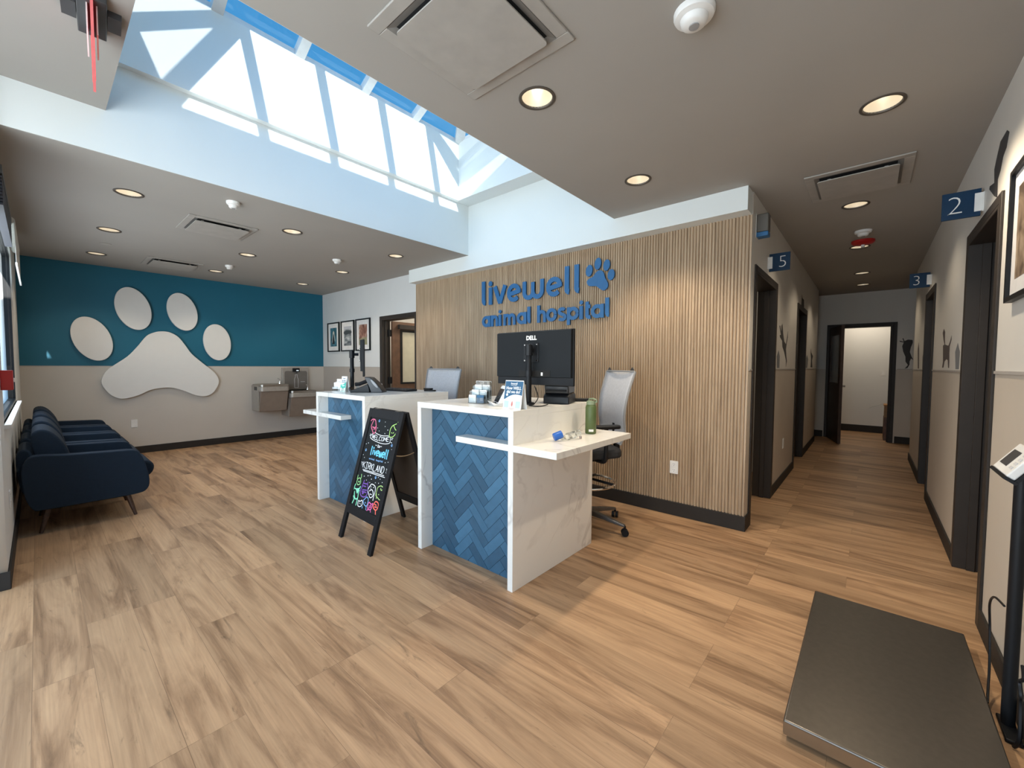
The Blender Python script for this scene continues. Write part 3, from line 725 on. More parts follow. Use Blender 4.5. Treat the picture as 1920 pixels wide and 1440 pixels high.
desk('white quartz reception desk with blue herringbone front, standing behind the chalkboard sign', 3.165, 4.075, 3.58, 1)

# ------------------------------------------------------------------ drafting stools
def make_stool():
    t = thing('drafting_chair', '', 'chair', (0, 0, 0), 0, 'tall office chairs behind the reception desks')
    # faces -x; star base, column, ring, seat, back
    hub = MB().lathe([(.045, .085), (.05, .10), (.045, .15), (.03, .17)], n=20).build('hub', M_DARKGREY, t, smooth=True)
    for k in range(5):
        a = 2 * PI * k / 5 + STAR; c, s = math.cos(a), math.sin(a); m = MB()
        P = [(.03, .128), (.34, .078)]; M = Matrix.Rotation(a, 4, 'Z'); m2 = MB()
        vs = []
        for r, z, wv, hv in ((.03, .125, .026, .022), (.18, .105, .021, .016), (.345, .078, .014, .010)):
            vs += [M @ Vector((r, -wv, z - hv)), M @ Vector((r, wv, z - hv)), M @ Vector((r, wv, z + hv)), M @ Vector((r, -wv, z + hv))]
        fs = [(0, 1, 2, 3), (8, 11, 10, 9)]
        for q in (0, 4):
            for e in range(4): fs.append((q + e, q + 4 + e, q + 4 + (e + 1) % 4, q + (e + 1) % 4))
        lg = m2.add(vs, fs).build('base_leg', M_GREYMETAL, t, bevel=.006)
        cm = MB(); R = Matrix.Translation((.345 * c, .345 * s, .028)) @ Matrix.Rotation(a + .6, 4, 'Z') @ Matrix.Rotation(PI / 2, 4, 'X')
        for z0 in (-.026, .006): cm.lathe([(.014, z0), (.026, z0), (.0275, z0 + .004), (.0275, z0 + .016), (.026, z0 + .02), (.014, z0 + .02)], n=18, M=R)
        cm.box(.345 * c - .006, .345 * c + .006, .345 * s - .006, .345 * s + .006, .05, .078)
        cm.build('caster', M_BLACK, lg, smooth=True)
    MB().lathe([(.028, .16), (.028, .40), (.022, .402), (.022, .56)], n=18).build('column', M_BLACK, t, smooth=True)
    rg = MB().tube([(.235 * math.cos(2 * PI * i / 36), .235 * math.sin(2 * PI * i / 36), .37) for i in range(36)], .0105, closed=True).build('foot_ring', M_CHROME, t, smooth=True)
    m = MB()
    for k in range(4):
        a = PI / 4 + k * PI / 2; m.tube([(.02 * math.cos(a), .02 * math.sin(a), .40), (.13 * math.cos(a), .13 * math.sin(a), .385), (.232 * math.cos(a), .232 * math.sin(a), .372)], .011)
    m.build('ring_spokes', M_BLACK, rg, smooth=True)
    MB().box(-.10, .12, -.08, .08, .545, .60).build('tilt_mechanism', M_BLACK, t, bevel=.02, seg=3)
    P = smooth_closed([(-.26, -.20), (-.27, 0), (-.26, .20), (-.18, .245), (.05, .245), (.20, .21), (.23, 0), (.20, -.21), (.05, -.245), (-.18, -.245)])
    MB().prism(P, .60, .67, lambda u, v, w: Vector((u, v, w - (.02 if u < -.2 else 0)))).build('seat', mat('charcoal_fabric', (.022, .023, .026), .9, scale=60, bump=.2), t, bevel=.02, seg=3)
    # back
    prof = smooth_open([(.19, .70), (.225, .80), (.215, .93), (.235, 1.08), (.295, 1.28)], 5)
    def half(z): return .20 + (z - .70) / .58 * .025
    m = MB(); n = len(prof); vs = []
    for x, z in prof:
        for i in range(9):
            f = -1 + 2 * i / 8; vs.append((x - .0 - .02 * (1 - f * f) * -1, f * half(z), z))
    fs = [(r * 9 + i, r * 9 + i + 1, r * 9 + 10 + i, r * 9 + 9 + i) for r in range(n - 1) for i in range(8)]
    bk = m.add(vs, fs).build('backrest', M_LGREY, t, smooth=True)
    so = bk.modifiers.new('s', 'SOLIDIFY'); so.thickness = .008
    m = MB()
    for sy in (-1, 1): m.tube([(x + .004, sy * (half(z) + .004), z) for x, z in prof], .010)
    m.tube([(prof[-1][0] + .002, f * half(1.28) / 4, 1.283) for f in range(-4, 5)], .007)
    m.build('back_frame', M_GREY, bk, smooth=True)
    m = MB()
    for sy in (-1, 1): m.prism([(-.03, 0), (.03, 0), (.0, .028)], -.004, .004, lambda u, v, w, sy=sy: Vector((.30 + w, sy * .185 + u, 1.287 + v)))
    m.build('corner_tab', M_DARKGREY, bk)
    m = MB(); m.tube(smooth_open([(.02, 0, .57), (.18, 0, .56), (.27, 0, .62), (.262, 0, .72), (.26, 0, .85)], 4), .026); m.build('back_spine', M_BLACK, t, smooth=True)
    for sy in (-1, 1):
        ar = MB().prism(rrect(.22, .075, .03, cx=.035, cy=sy * .275), .845, .872, lambda u, v, w: Vector((u, v, w))).build('armrest', M_BLACK, t, bevel=.008)
        MB().tube(smooth_open([(.02, sy * .10, .575), (.03, sy * .24, .585), (.03, sy * .275, .65), (.03, sy * .275, .846)], 4), .017).build('armrest_post', M_BLACK, ar, smooth=True)
    return t
M_GREYMETAL = mat('grey_painted_metal', (.13, .125, .12), .4, metal=.5)
STAR = 0.0
th1 = math.radians(-34)
STAR = math.atan2(1.392 - 1.73, 2.909 - 2.90) - th1
s1 = make_stool(); s1.location = (2.958, 1.748, 0); s1.rotation_euler = (0, 0, th1)
s1['label'] = 'tall grey mesh office chair beside the green water bottle'
dup(s1, (2.86, 3.70, 0), math.radians(17.5), 'tall grey mesh office chair behind the desk with the phone, only its backrest showing')

# ------------------------------------------------------------------ monitors on pole arms
def monitor(name_lab, arm_lab, pole, cen, rz, W, H_, zc, tilt=0):
    """rz: direction the screen looks (world angle); pole (x, y)"""
    ZT = 1.063
    a = thing('monitor_arm', arm_lab, 'monitor arm', (pole[0], pole[1], ZT), 0, 'black monitor poles on the reception desks')
    MB().lathe([(.04, .0005), (.04, .012), (.03, .016)], n=24).build('base', M_BLACK, a, smooth=True)
    MB().lathe([(.0185, .016), (.0185, .40), (.015, .405)], n=20).build('pole', M_BLACK, a, smooth=True)
    MB().lathe([(.024, .19), (.024, .225)], n=20).build('collar', M_BLACK, a, smooth=True)
    c, s = math.cos(rz), math.sin(rz)
    back = (cen[0] - c * .046 - pole[0], cen[1] - s * .046 - pole[1])
    MB().lathe([(.025, .33), (.025, .40)], n=20).build('clamp', M_BLACK, a, smooth=True)
    MB().tube([(0, 0, .365), (back[0], back[1], .365)], .014).build('arm', M_BLACK, a, smooth=True)
    t = thing('computer_monitor', name_lab, 'monitor', (cen[0], cen[1], zc), rz - PI, 'black monitors on the reception desks')
    # local: screen looks -x, so the back looks +x
    h = H_ / 2; w = W / 2
    m = MB(); m.box(-.012, .008, -w, w, -h, h); m.build('housing', M_BLACK, t, bevel=.004)
    m = MB(); b = [(.008, -w * .985, -h * .72), (.008, w * .985, -h * .72), (.008, w * .985, h * .985), (.008, -w * .985, h * .985)]
    f = [(.028, -w * .97, -h * .70), (.028, w * .97, -h * .70), (.028, w * .97, h * .96), (.028, -w * .97, h * .96)]
    m.add(b + f, [(4, 5, 6, 7)] + [(i, (i + 1) % 4, 4 + (i + 1) % 4, 4 + i) for i in range(4)]); m.build('back_shell', mat('black_back_plastic', (.008, .010, .012), .55, spec=.2, scale=40), t)
    box('screen', mat('dark_screen', (.01, .012, .016), .12), (-.0135, -.0122, -w + .008, w - .008, -h + .012, h - .008), t)
    box('mount_plate', M_BLACK, (.028, .034, -.065, .065, -.03, .10), t, bevel=.002)
    m = MB()
    for yy in (-.052, .052):
        for zz in (-.018, .088): m.lathe([(.006, 0), (.005, .003)], n=10, M=Matrix.Translation((.034, yy, zz)) @ Matrix.Rotation(PI / 2, 4, 'Y'))
    m.build('screws', M_CHROME, t)
    m = MB(); m.box(.024, .0295, -.11, .16, -h * .69, -h * .46); pr = m.build('port_recess', M_VOID, t)
    m = MB(); m.box(.0296, .031, -.01, .012, -h * .66, -h * .55); m.box(.0296, .031, .085, .10, -h * .65, -h * .53); m.build('port_label', M_WPLASTIC, pr)
    Mt = Matrix(((0, 1, 0), (0, 0, 1), (1, 0, 0))).transposed().to_4x4()
    Mt.translation = (.0285, 0.0, h * .73); text('logo', 'DELL', .040, M_PAPER, t, Mt, weight=.0015)
    return t
monitor('black monitor seen from behind, on a pole above the desk with the green bottle', 'black pole arm standing on the front desk with a cable loop at its foot', (2.168, 1.733), (2.245, 1.752), 0.0, .657, .37, 1.377)
monitor('black monitor seen edge on, on the desk with the phone', 'black pole arm beside the white and teal card on the rear desk', (2.03, 3.85), (2.125, 3.80), math.atan2(-.49, .87), .62, .345, 1.388)
t = tag(MB().tube(smooth_open([(2.19, 1.70, 1.185), (2.20, 1.695, 1.16), (2.21, 1.685, 1.11), (2.15, 1.675, 1.068), (2.08, 1.66, 1.067), (2.06, 1.60, 1.067), (2.10, 1.57, 1.067), (2.15, 1.56, 1.075)], 6), .0035, n=6).build('cable', M_BLACK, None, smooth=True), 'thin black cable looping at the foot of the front monitor pole', 'cable')
ZT = 1.063
# ------------------------------------------------------------------ things on the desks
def tent_card(loc, rz, w, h, dep, label):
    t = thing('tent_card', label, 'card', loc, rz, 'folded display cards on the desks')
    # faces -x, width along y; front leans back to the ridge
    m = MB(); th = .0025
    m.prism([(0, 0), (th, 0), (dep / 2 + th / 2, h), (dep / 2 - th / 2, h)], -w / 2, w / 2, lambda u, v, q: Vector((u, q, v)))
    m.prism([(dep - th, 0), (dep, 0), (dep / 2 + th / 2, h), (dep / 2 - th / 2, h)], -w / 2, w / 2, lambda u, v, q: Vector((u, q, v)))
    m.build('card_stock', M_PAPER, t)
    a = math.atan2(dep / 2 - th / 2, h)
    F = Matrix(((0, -1, 0), (math.sin(a), 0, math.cos(a)), (-math.cos(a), 0, math.sin(a)))).transposed().to_4x4()
    def pl(u, v, k=.0006): return F @ Vector((u, v, k))
    return t, F, pl
def panel(par, name, pl, poly, m, k0=.0002, k1=.0006):
    return MB().prism(poly, k0, k1, lambda u, v, w: pl(u, v, w)).build(name, m, par)
t, F, pl = tent_card((1.838, 1.60, ZT), 0, .142, .172, .062, 'folded blue and white card asking how well did we do, on the front desk')
panel(t, 'blue_print', pl, [(-.069, .06), (.069, .045), (.069, .169), (-.069, .169)], M_BLUECARD)
W0 = [(-.069, .004), (.069, .004), (.069, .085)] + [(x, .085 - .0 + .018 * math.sin((x + .069) / .138 * PI) - (.069 - x) * .22) for x in [.069 - .138 * i / 14 for i in range(1, 15)]]
panel(t, 'white_print', pl, W0, M_PAPER, .0006, .0009)
for x in (-.045, .045): panel(t, 'mint_square', pl, rrect(.036, .04, .004, cx=x, cy=.03), M_MINT, .0009, .0012)
panel(t, 'animal_picture', pl, smooth_closed([(-.02, .004), (-.018, .035), (-.012, .06), (-.017, .078), (-.006, .066), (.006, .066), (.017, .078), (.012, .06), (.018, .035), (.02, .004)], 3), mat('pale_fur_print', (.66, .58, .55), .6), .0009, .0012)
panel(t, 'animal_picture', pl, smooth_closed([(-.006, .03), (0, .05), (.006, .03), (0, .018)], 3), mat('rose_print', (.55, .16, .14), .6), .0012, .0014)
for s, v, sz, wt in (('livewell', .155, .017, .0003), ('animal hospital', .1445, .0075, 0), ('How WELL', .127, .0245, .0006), ('did we do?', .105, .0245, .0006)):
    Mt = F.copy(); Mt.translation = pl(0, v, .0009); text('lettering', s, sz, M_PAPER, t, Mt, .0002, weight=wt)
panel(t, 'icon_row', pl, ellipse(-.047, .087, .008, .008), M_PAPER, .0006, .0010)
t, F, pl = tent_card((1.925, 3.845, ZT), 0, .105, .15, .055, 'folded white and teal card on the rear desk beside the phone')
panel(t, 'teal_print', pl, [(-.05, .004), (.05, .004), (.05, .10)] + [(x, .07 + .03 * (x + .05) / .1 - .008 * math.sin((x + .05) / .1 * PI)) for x in [.05 - .1 * i / 10 for i in range(1, 11)]], M_TEALCARD)
for x in (-.033, .033): panel(t, 'white_square', pl, rrect(.026, .034, .003, cx=x, cy=.024), M_PAPER, .0006, .0010)
panel(t, 'bone_row', pl, ellipse(0, .062, .03, .008), M_MINT, .0006, .0010)
panel(t, 'animal_picture', pl, ellipse(0, .02, .012, .016), mat('pale_fur_print', (.66, .58, .55)), .0006, .0010)
for s, v, sz in (('livewell', .132, .014), ('How WELL', .110, .016), ('did we do?', .096, .016)):
    Mt = F.copy(); Mt.translation = pl(0, v, .0006); text('lettering', s, sz, M_BLUECARD, t, Mt, .0002, weight=.0003)

def card_holder(loc, rz, label, rows, cards, hw=.10):
    """clear stepped rack for small cards, facing -x; the cards in it are things of their own"""
    t = thing('card_rack', label, 'card holder', loc, rz, 'clear card racks on the desks')
    m = MB()
    m.box(0, .10, -hw, hw, .0005, .003)
    for r in range(rows):
        x = .008 + r * .034; z = .018 + r * .034
        m.box(x, x + .002, -hw, hw, .003, z + .022); m.box(x + .02, x + .022, -hw, hw, .003, z + .065)
        for yy in (-hw, -.001, hw - .002): m.box(x, x + .022, yy, yy + .002, .003, z + .03)
    m.build('body', M_ACRYL, t)
    m = MB()
    for r in range(rows):
        x = .029 + r * .034; z = .083 + r * .034
        for yy in (-hw / 2, hw / 2): m.tube([(x, yy - .035, z - .01), (x, yy - .03, z), (x, yy + .03, z), (x, yy + .035, z - .01)], .0014, n=5)
    m.build('rim', M_CHROME, t)
    R = Matrix.Translation(loc) @ Matrix.Rotation(rz, 4, 'Z')
    for (r, yy, mt, lab) in cards:
        yy = math.copysign(hw / 2, yy); cw = hw * .44
        x = .011 + r * .034; z = .004 + r * .034
        c = tag(MB().box(x, x + .0075, yy - cw, yy + cw, z if r == 0 else .0045, z + .054, R).build('business_card', mt), lab, 'card stack', 'card stacks in the clear racks')
card_holder((1.955, 2.03, ZT), math.radians(8), 'clear stepped card rack on the front desk beside the payment tablet', 3,
            [(0, .05, M_PAPER, 'stack of pale cards in the front row of the front desk rack, outer side'), (0, -.05, M_BLUECARD, 'stack of navy cards in the front row of the front desk rack'), (1, .05, M_PAPER, 'white card stack in the second row of the front desk rack, outer side'),
             (1, -.05, M_PAPER, 'white card stack in the second row of the front desk rack, by the tablet'), (2, .05, M_PAPER, 'white card stack at the top of the front desk rack, outer side'), (2, -.05, M_PAPER, 'white card stack at the top of the front desk rack, by the tablet')], .068)
card_holder((1.935, 3.985, ZT), math.radians(10), 'clear stepped card rack on the rear desk beside the teal card', 2,
            [(0, -.05, M_PAPER, 'white card stack low in the rear desk rack'), (1, .05, M_PAPER, 'white card stack high in the rear desk rack, outer side'), (1, -.05, M_PAPER, 'white card stack high in the rear desk rack, by the teal card')], .075)
# payment tablet: white shell, dark sloped screen
t = thing('payment_tablet', 'white payment tablet with dark sloped screen beside the folded blue card', 'payment tablet', (1.985, 1.845, ZT + .0005), math.radians(-35)); t.scale = (.86, .86, .95)
m = MB(); m.prism([(-.045, .0), (.02, .0), (.04, .010), (-.02, .012), (-.07, .028)], -.085, .085, lambda u, v, w: Vector((u, w, v))); m.build('receipt_tray', M_WPLASTIC, t, bevel=.006, seg=3)
m = MB(); m.prism([(-.02, .0125), (.06, .0125), (.085, .02), (.075, .125), (.055, .135), (.045, .125)], -.085, .085, lambda u, v, w: Vector((u, w, v))); b = m.build('body', M_WPLASTIC, t, bevel=.006, seg=3)
dx, dz = .065, .1125; L_ = math.hypot(dx, dz); nx, nz = -dz / L_, dx / L_
sc = MB(); sc.prism([(-.07, .012), (.07, .012), (.07, L_ - .016), (-.07, L_ - .016)], .0005, .0022, lambda u, v, w: Vector((-.02 + dx * v / L_ + nx * w, u, .0125 + dz * v / L_ + nz * w))); sc.build('screen', mat('tablet_screen', (.03, .03, .033), .1), t)
MB().box(-.045, -.015, -.02, .02, .0135, .0205).build('card_slot', M_BLACK, t)
# printer with label
t = thing('label_printer', 'black desktop printer with a white label, under the front monitor', 'printer', (2.40, 1.64, ZT), math.radians(20))
m = MB(); m.prism([(-.10, 0), (.11, 0), (.11, .055), (.085, .07), (-.07, .07), (-.10, .05)], -.09, .09, lambda u, v, w: Vector((u, w, v))); m.build('body', M_BLACK, t, bevel=.006)
m = MB(); m.prism([(-.085, .070), (.10, .070), (.115, .165), (-.045, .185), (-.095, .12)], -.085, .085, lambda u, v, w: Vector((u, w, v))); m.build('lid', mat('satin_black_plastic', (.018, .019, .021), .35), t, bevel=.008)
MB().box(-.104, -.0955, -.07, .07, .085, .098).build('paper_slot', M_VOID, t)
m = MB(); m.box(-.090, -.0865, -.07, -.005, .105, .150); m.build('paper_label', M_PAPER, t)
t = tag(MB().prism(smooth_closed([(-.05, -.016), (-.02, -.022), (.05, -.016), (.055, .010), (.0, .022), (-.05, .016)]), 0, .024, lambda u, v, w: Vector((u, v, w))).build('stapler', M_BLACK, bevel=.006, loc=(2.615, 1.60, ZT + .0005)), 'black stapler lying at the back corner of the front desk', 'stapler')
t.rotation_euler = (0, 0, -.9)
# desk telephone: low cradle wedge and a tall tilted stand with a cut-out
t = thing('desk_phone', 'black office desk phone with tall tilted stand on the rear desk', 'telephone', (2.035, 3.615, ZT + .0005), math.radians(-49))
fp = lambda u, v, w: Vector((u, w, v))
MB().prism([(-.152, .046), (-.140, .052), (-.125, .022), (-.10, .030), (-.03, .056), (.03, .082), (.043, .05), (.05, .0), (-.135, .0), (-.148, .02)], -.02, .07, fp).build('handset_cradle', M_BLACK, t, bevel=.005)
st = MB().prism([(.002, .142), (.010, .149), (.055, .142), (.115, .088), (.172, .012), (.172, 0), (.062, 0), (.045, .052)], -.022, .11, fp).build('stand', mat('phone_black', (.016, .018, .022), .4), t, bevel=.005)
MB().prism(ellipse(.094, .084, .050, .011, -50), -.0235, -.0222, fp).build('cut_out', M_GREY, st)
MB().tube([(-.11, .045, .075), (-.07, .045, .078), (.0, .045, .105), (.03, .045, .116)], .018).build('handset', M_BLACK, t, smooth=True)
def tape(x, y, label):
    t = tag(MB().lathe([(.020, -.012), (.036, -.012), (.036, .012), (.020, .012), (.020, -.012)], n=28, M=Matrix.Translation((0, 0, .036)) @ Matrix.Rotation(-.35, 4, 'Z') @ Matrix.Rotation(PI / 2, 4, 'Y'), close=False).build('tape_roll', M_WPLASTIC, smooth=True, loc=(x, y, ZT)), label, 'roll', 'white rolls on the rear desk')
tape(2.13, 3.93, 'white roll standing by the rear monitor pole'); tape(2.30, 3.78, 'white roll standing behind the phone on the rear desk')
t = thing('keyboard', 'black keyboard on the rear desk beside the phone', 'keyboard', (2.42, 3.64, ZT), .1)
m = MB(); m.prism([(-.07, 0), (.07, 0), (.07, .022), (-.07, .010)], -.20, .20, lambda u, v, w: Vector((u, w, v))); m.build('case', M_BLACK, t, bevel=.003)
m = MB()
for r in range(5):
    for c in range(14): x = -.055 + r * .023; m.box(x, x + .018, -.185 + c * .0265, -.185 + c * .0265 + .022, .012 + (x + .07) * .086 - .002, .015 + (x + .07) * .086 + .001)
m.build('keys', M_DARKGREY, t)
t = thing('folded_device', 'small black folded device at the back corner of the rear desk', 'device', (2.60, 3.36, ZT), .4)
MB().prism(smooth_closed([(-.03, -.06), (.02, -.055), (.03, .03), (.0, .06), (-.03, .04)]), 0, .014, lambda u, v, w: Vector((u, v, w))).build('body', M_BLACK, t, bevel=.004)
MB().prism(smooth_closed([(-.02, -.01), (.03, -.02), (.04, .05), (.01, .075), (-.02, .05)]), .0145, .030, lambda u, v, w: Vector((u, v, w))).build('lid', M_BLACK, t, bevel=.004)
# green bottle and clear bottle on the side ledge
t = thing('water_bottle', 'olive green steel water bottle standing on the front desk ledge', 'bottle', (2.462, 1.425, .8646))
MB().lathe([(.034, 0), (.037, .004), (.037, .178), (.034, .190), (.029, .197)], n=32).build('body', M_GREEN, t, smooth=True)
MB().lathe([(.031, .1975), (.031, .212), (.028, .222), (.01, .225)], n=28).build('lid', mat('sage_plastic', (.22, .27, .16), .5), t, smooth=True)
MB().tube([(.0, .02, .216), (.0, .012, .236), (0, -.02, .238), (0, -.042, .230), (0, -.046, .219), (0, -.03, .214)], .0055).build('carry_loop', mat('sage_plastic', (.22, .27, .16)), t, smooth=True)
m = MB(); n = 8
ang = [math.radians(180 + 10 + 50 * i / n) for i in range(n + 1)]
m.add([(.0374 * math.cos(a), .0374 * math.sin(a), z) for z in (.016, .032) for a in ang], [(i, i + 1, n + 2 + i, n + 1 + i) for i in range(n)]); m.build('label', M_PAPER, t)
t = thing('plastic_bottle', 'crumpled clear plastic bottle with blue cap lying on the front desk ledge', 'bottle', (2.10, 1.40, .864), math.radians(-10))
R = Matrix.Translation((0, 0, .021)) @ Matrix.Rotation(math.radians(84), 4, 'Y')
MB().lathe([(.014, -.02), (.015, .01), (.024, .035), (.021, .06), (.024, .09), (.020, .12), (.023, .135), (.012, .139)], n=14, M=R).build('body', M_ACRYL, t)
Rc = Matrix.Translation((-.035, .018, .034)) @ Matrix.Rotation(math.radians(62), 4, 'Z') @ Matrix.Rotation(math.radians(70), 4, 'X')
MB().lathe([(.016, -.028), (.022, -.028), (.024, -.024), (.024, .024), (.022, .028), (.001, .028)], n=24, M=Rc).build('cap', M_CAPBLUE, t, smooth=True)
MB().prism([(0, 0), (.02, .004), (.026, .022), (.008, .016)], .0, .014, lambda u, v, w: Vector((.125 + u, -.02 + v, w + .002))).build('foil_scrap', mat('crumpled_film', (.42, .38, .40), .2, metal=.6), t)

# ------------------------------------------------------------------ chalkboard A-frame sign
P0 = Vector((1.487, 3.066, 0)); EX = Vector((-.04404539, -.99902953, 0)); UP = Vector((.26860118, -.01184214, .96317868)); NR = EX.cross(UP)   # NR points at the viewer
# (axes of the front leaf: EX across, UP along the slope, NR out of the face)
t = thing('chalkboard_sign', 'black A-frame chalkboard with colourful chalk lettering standing between the desks', 'sign', (1.78, 2.82, 0))
org = Vector((1.78, 2.82, 0))
def bd(u, v, w): return P0 + EX * u + UP * v + NR * w - org
WB, LB = .505, 1.015
def leaf_bars(mb, fn):
    for a, b, c, d in ((0, .046, 0, LB), (WB - .046, WB, 0, LB), (.046, WB - .046, .945, LB), (.046, WB - .046, .195, .262)):
        mb.prism([(a, c), (b, c), (b, d), (a, d)], -.022, 0, fn)
fm = MB(); leaf_bars(fm, bd); fm.build('front_frame', M_BLACKWOOD, t, bevel=.002)
brd = MB().prism([(.046, .262), (WB - .046, .262), (WB - .046, .945), (.046, .945)], -.013, -.009, bd).build('board', M_CHALK, t)
UB = Vector((-UP.x, UP.y, UP.z)); PB = P0 + UP * LB + Vector((.046, 0, 0)) - UB * LB
def bk(u, v, w): return PB + EX * u + UB * v - Vector((-NR.x, NR.y, NR.z)) * -w - org
bm_ = MB(); leaf_bars(bm_, bk); bm_.build('rear_frame', M_BLACKWOOD, t, bevel=.002)
MB().prism([(.046, .262), (WB - .046, .262), (WB - .046, .945), (.046, .945)], -.013, -.009, bk).build('rear_board', mat('brown_hardboard', (.075, .055, .04), .8), t)
h0 = [P0 + UP * LB + EX * u - org for u in (.10, .40)]
for p in h0: box('hinge', M_STEEL, (p.x + .002, p.x + .040, p.y - .02, p.y + .02, p.z - .004, p.z + .001), t)
for u in (.02, .485):
    a, b = bd(u, .70, -.03), bk(u, .70, -.03)
    c = [a + (b - a) * (i / 10) + Vector((0, 0, -.012 * math.sin(PI * i / 10))) for i in range(11)]
    MB().tube(c, .004, n=6).build('cord', mat('jute_cord', (.30, .20, .11), .9), t)
CH = {n_: mat('chalk_' + n_, c_, .9, emit=c_, estr=.12) for n_, c_ in dict(white=(.80, .82, .84), pink=(.75, .16, .28), lime=(.45, .75, .20), cyan=(.16, .58, .85), blue=(.22, .42, .72), green=(.30, .62, .24), mint=(.25, .75, .48), purple=(.17, .08, .36), olive=(.40, .58, .20), magenta=(.80, .14, .42), red=(.85, .14, .10)).items()}
def chalk(name, colour, strokes, w=.006):
    m = MB(); zf = -.0089
    for s in strokes: ribbon(m, smooth_open(s, 3) if len(s) > 2 else s, w if len(s) > 1 else w * .8, bd, zf, zf + .0008)
    return m.build(name, CH[colour], brd)
GL = {  # pen strokes in a 1 x 1 cell
 'W': [[(0, 1), (.25, 0), (.5, .8), (.75, 0), (1, 1)]], 'E': [[(1, 1), (0, 1), (0, 0), (1, 0)], [(0, .52), (.8, .52)]], 'L': [[(0, 1), (0, 0), (1, 0)]], 'C': [[(1, .85), (.7, 1), (.25, 1), (0, .7), (0, .3), (.25, 0), (.7, 0), (1, .15)]],
 'O': [[(.5, 1), (.1, .85), (0, .5), (.1, .15), (.5, 0), (.9, .15), (1, .5), (.9, .85), (.5, 1)]], 'M': [[(0, 0), (.05, 1)], [(.05, 1), (.5, .35)], [(.5, .35), (.95, 1)], [(.95, 1), (1, 0)]],
 'K': [[(0, 1), (0, 0)], [(1, 1), (0, .45)], [(.2, .58), (1, 0)]], 'I': [[(.5, 1), (.5, 0)], [(.1, 1), (.9, 1)], [(.1, 0), (.9, 0)]], 'R': [[(0, 0), (0, 1)], [(0, 1), (.7, 1), (1, .78), (.7, .52), (0, .5)], [(.4, .5), (1, 0)]],
 'A': [[(0, 0), (.5, 1)], [(.5, 1), (1, 0)], [(.2, .35), (.8, .35)]], 'N': [[(0, 0), (0, 1)], [(0, 1), (1, 0)], [(1, 0), (1, 1)]], 'D': [[(0, 0), (0, 1)], [(0, 1), (.6, 1), (1, .7), (1, .3), (.6, 0), (0, 0)]],
 'l': [[(.4, 1.75), (.4, .1), (.8, 0)]], 'i': [[(.5, 1), (.5, 0)], [(.5, 1.4)]], 'v': [[(0, 1), (.5, 0)], [(.5, 0), (1, 1)]], 'e': [[(0, .5), (1, .6), (.8, 1), (.3, 1), (0, .5), (.25, 0), (.95, .15)]], 'w': [[(0, 1), (.12, .1), (.35, 0), (.5, .7), (.65, 0), (.88, .1), (1, 1)]],
 't': [[(.5, 1.5), (.5, .1), (.9, 0)], [(.1, 1), (.95, 1)]], 'o': [[(.5, 1), (0, .6), (.2, 0), (.8, 0), (1, .6), (.5, 1)]], 'a': [[(.9, 1), (.3, 1), (0, .5), (.3, 0), (.8, .2), (.9, 1)], [(.9, 1), (.95, 0)]],
 'n': [[(0, 1), (0, 0)], [(0, .7), (.5, 1), (.95, .7), (.95, 0)]], 'm': [[(0, 1), (0, 0)], [(0, .8), (.3, 1), (.5, .7), (.5, 0)], [(.5, .8), (.8, 1), (1, .7), (1, 0)]], 'h': [[(0, 1.7), (0, 0)], [(0, .7), (.5, 1), (.95, .7), (.95, 0)]],
 's': [[(.9, .9), (.4, 1), (.1, .75), (.8, .35), (.6, 0), (.05, .1)]], 'p': [[(0, 1), (0, -.7)], [(0, .9), (.6, 1), (1, .5), (.6, 0), (0, .1)]]}
def word(s, u0, u1, v0, v1, h, gap=.3, bow=0.0):
    """pen strokes for a word between two base points, letter height h"""
    n = len(s); wt = [.55 if c in 'li' else 1.2 if c in 'Wwm M' else 1.0 for c in s]; tot = sum(wt) + gap * (n - 1); out = []; x = 0
    for c, k in zip(s, wt):
        for st in GL.get(c, []):
            q = []
            for px, py in st:
                f = (x + px * k) / tot
                q.append((u0 + (u1 - u0) * f, v0 + (v1 - v0) * f - bow * math.sin(PI * f) + py * h))
            out.append(q)
        x += k + gap
    return out
def paw(u, v, r=.011):
    o = [[(u - r * .5, v - r * .3), (u, v + r * .2), (u + r * .5, v - r * .3), (u, v - r * .5), (u - r * .5, v - r * .3)]]
    return o + [[(u + dx * r, v + dy * r)] for dx, dy in ((-.9, .3), (-.35, .95), (.35, .95), (.9, .3))]
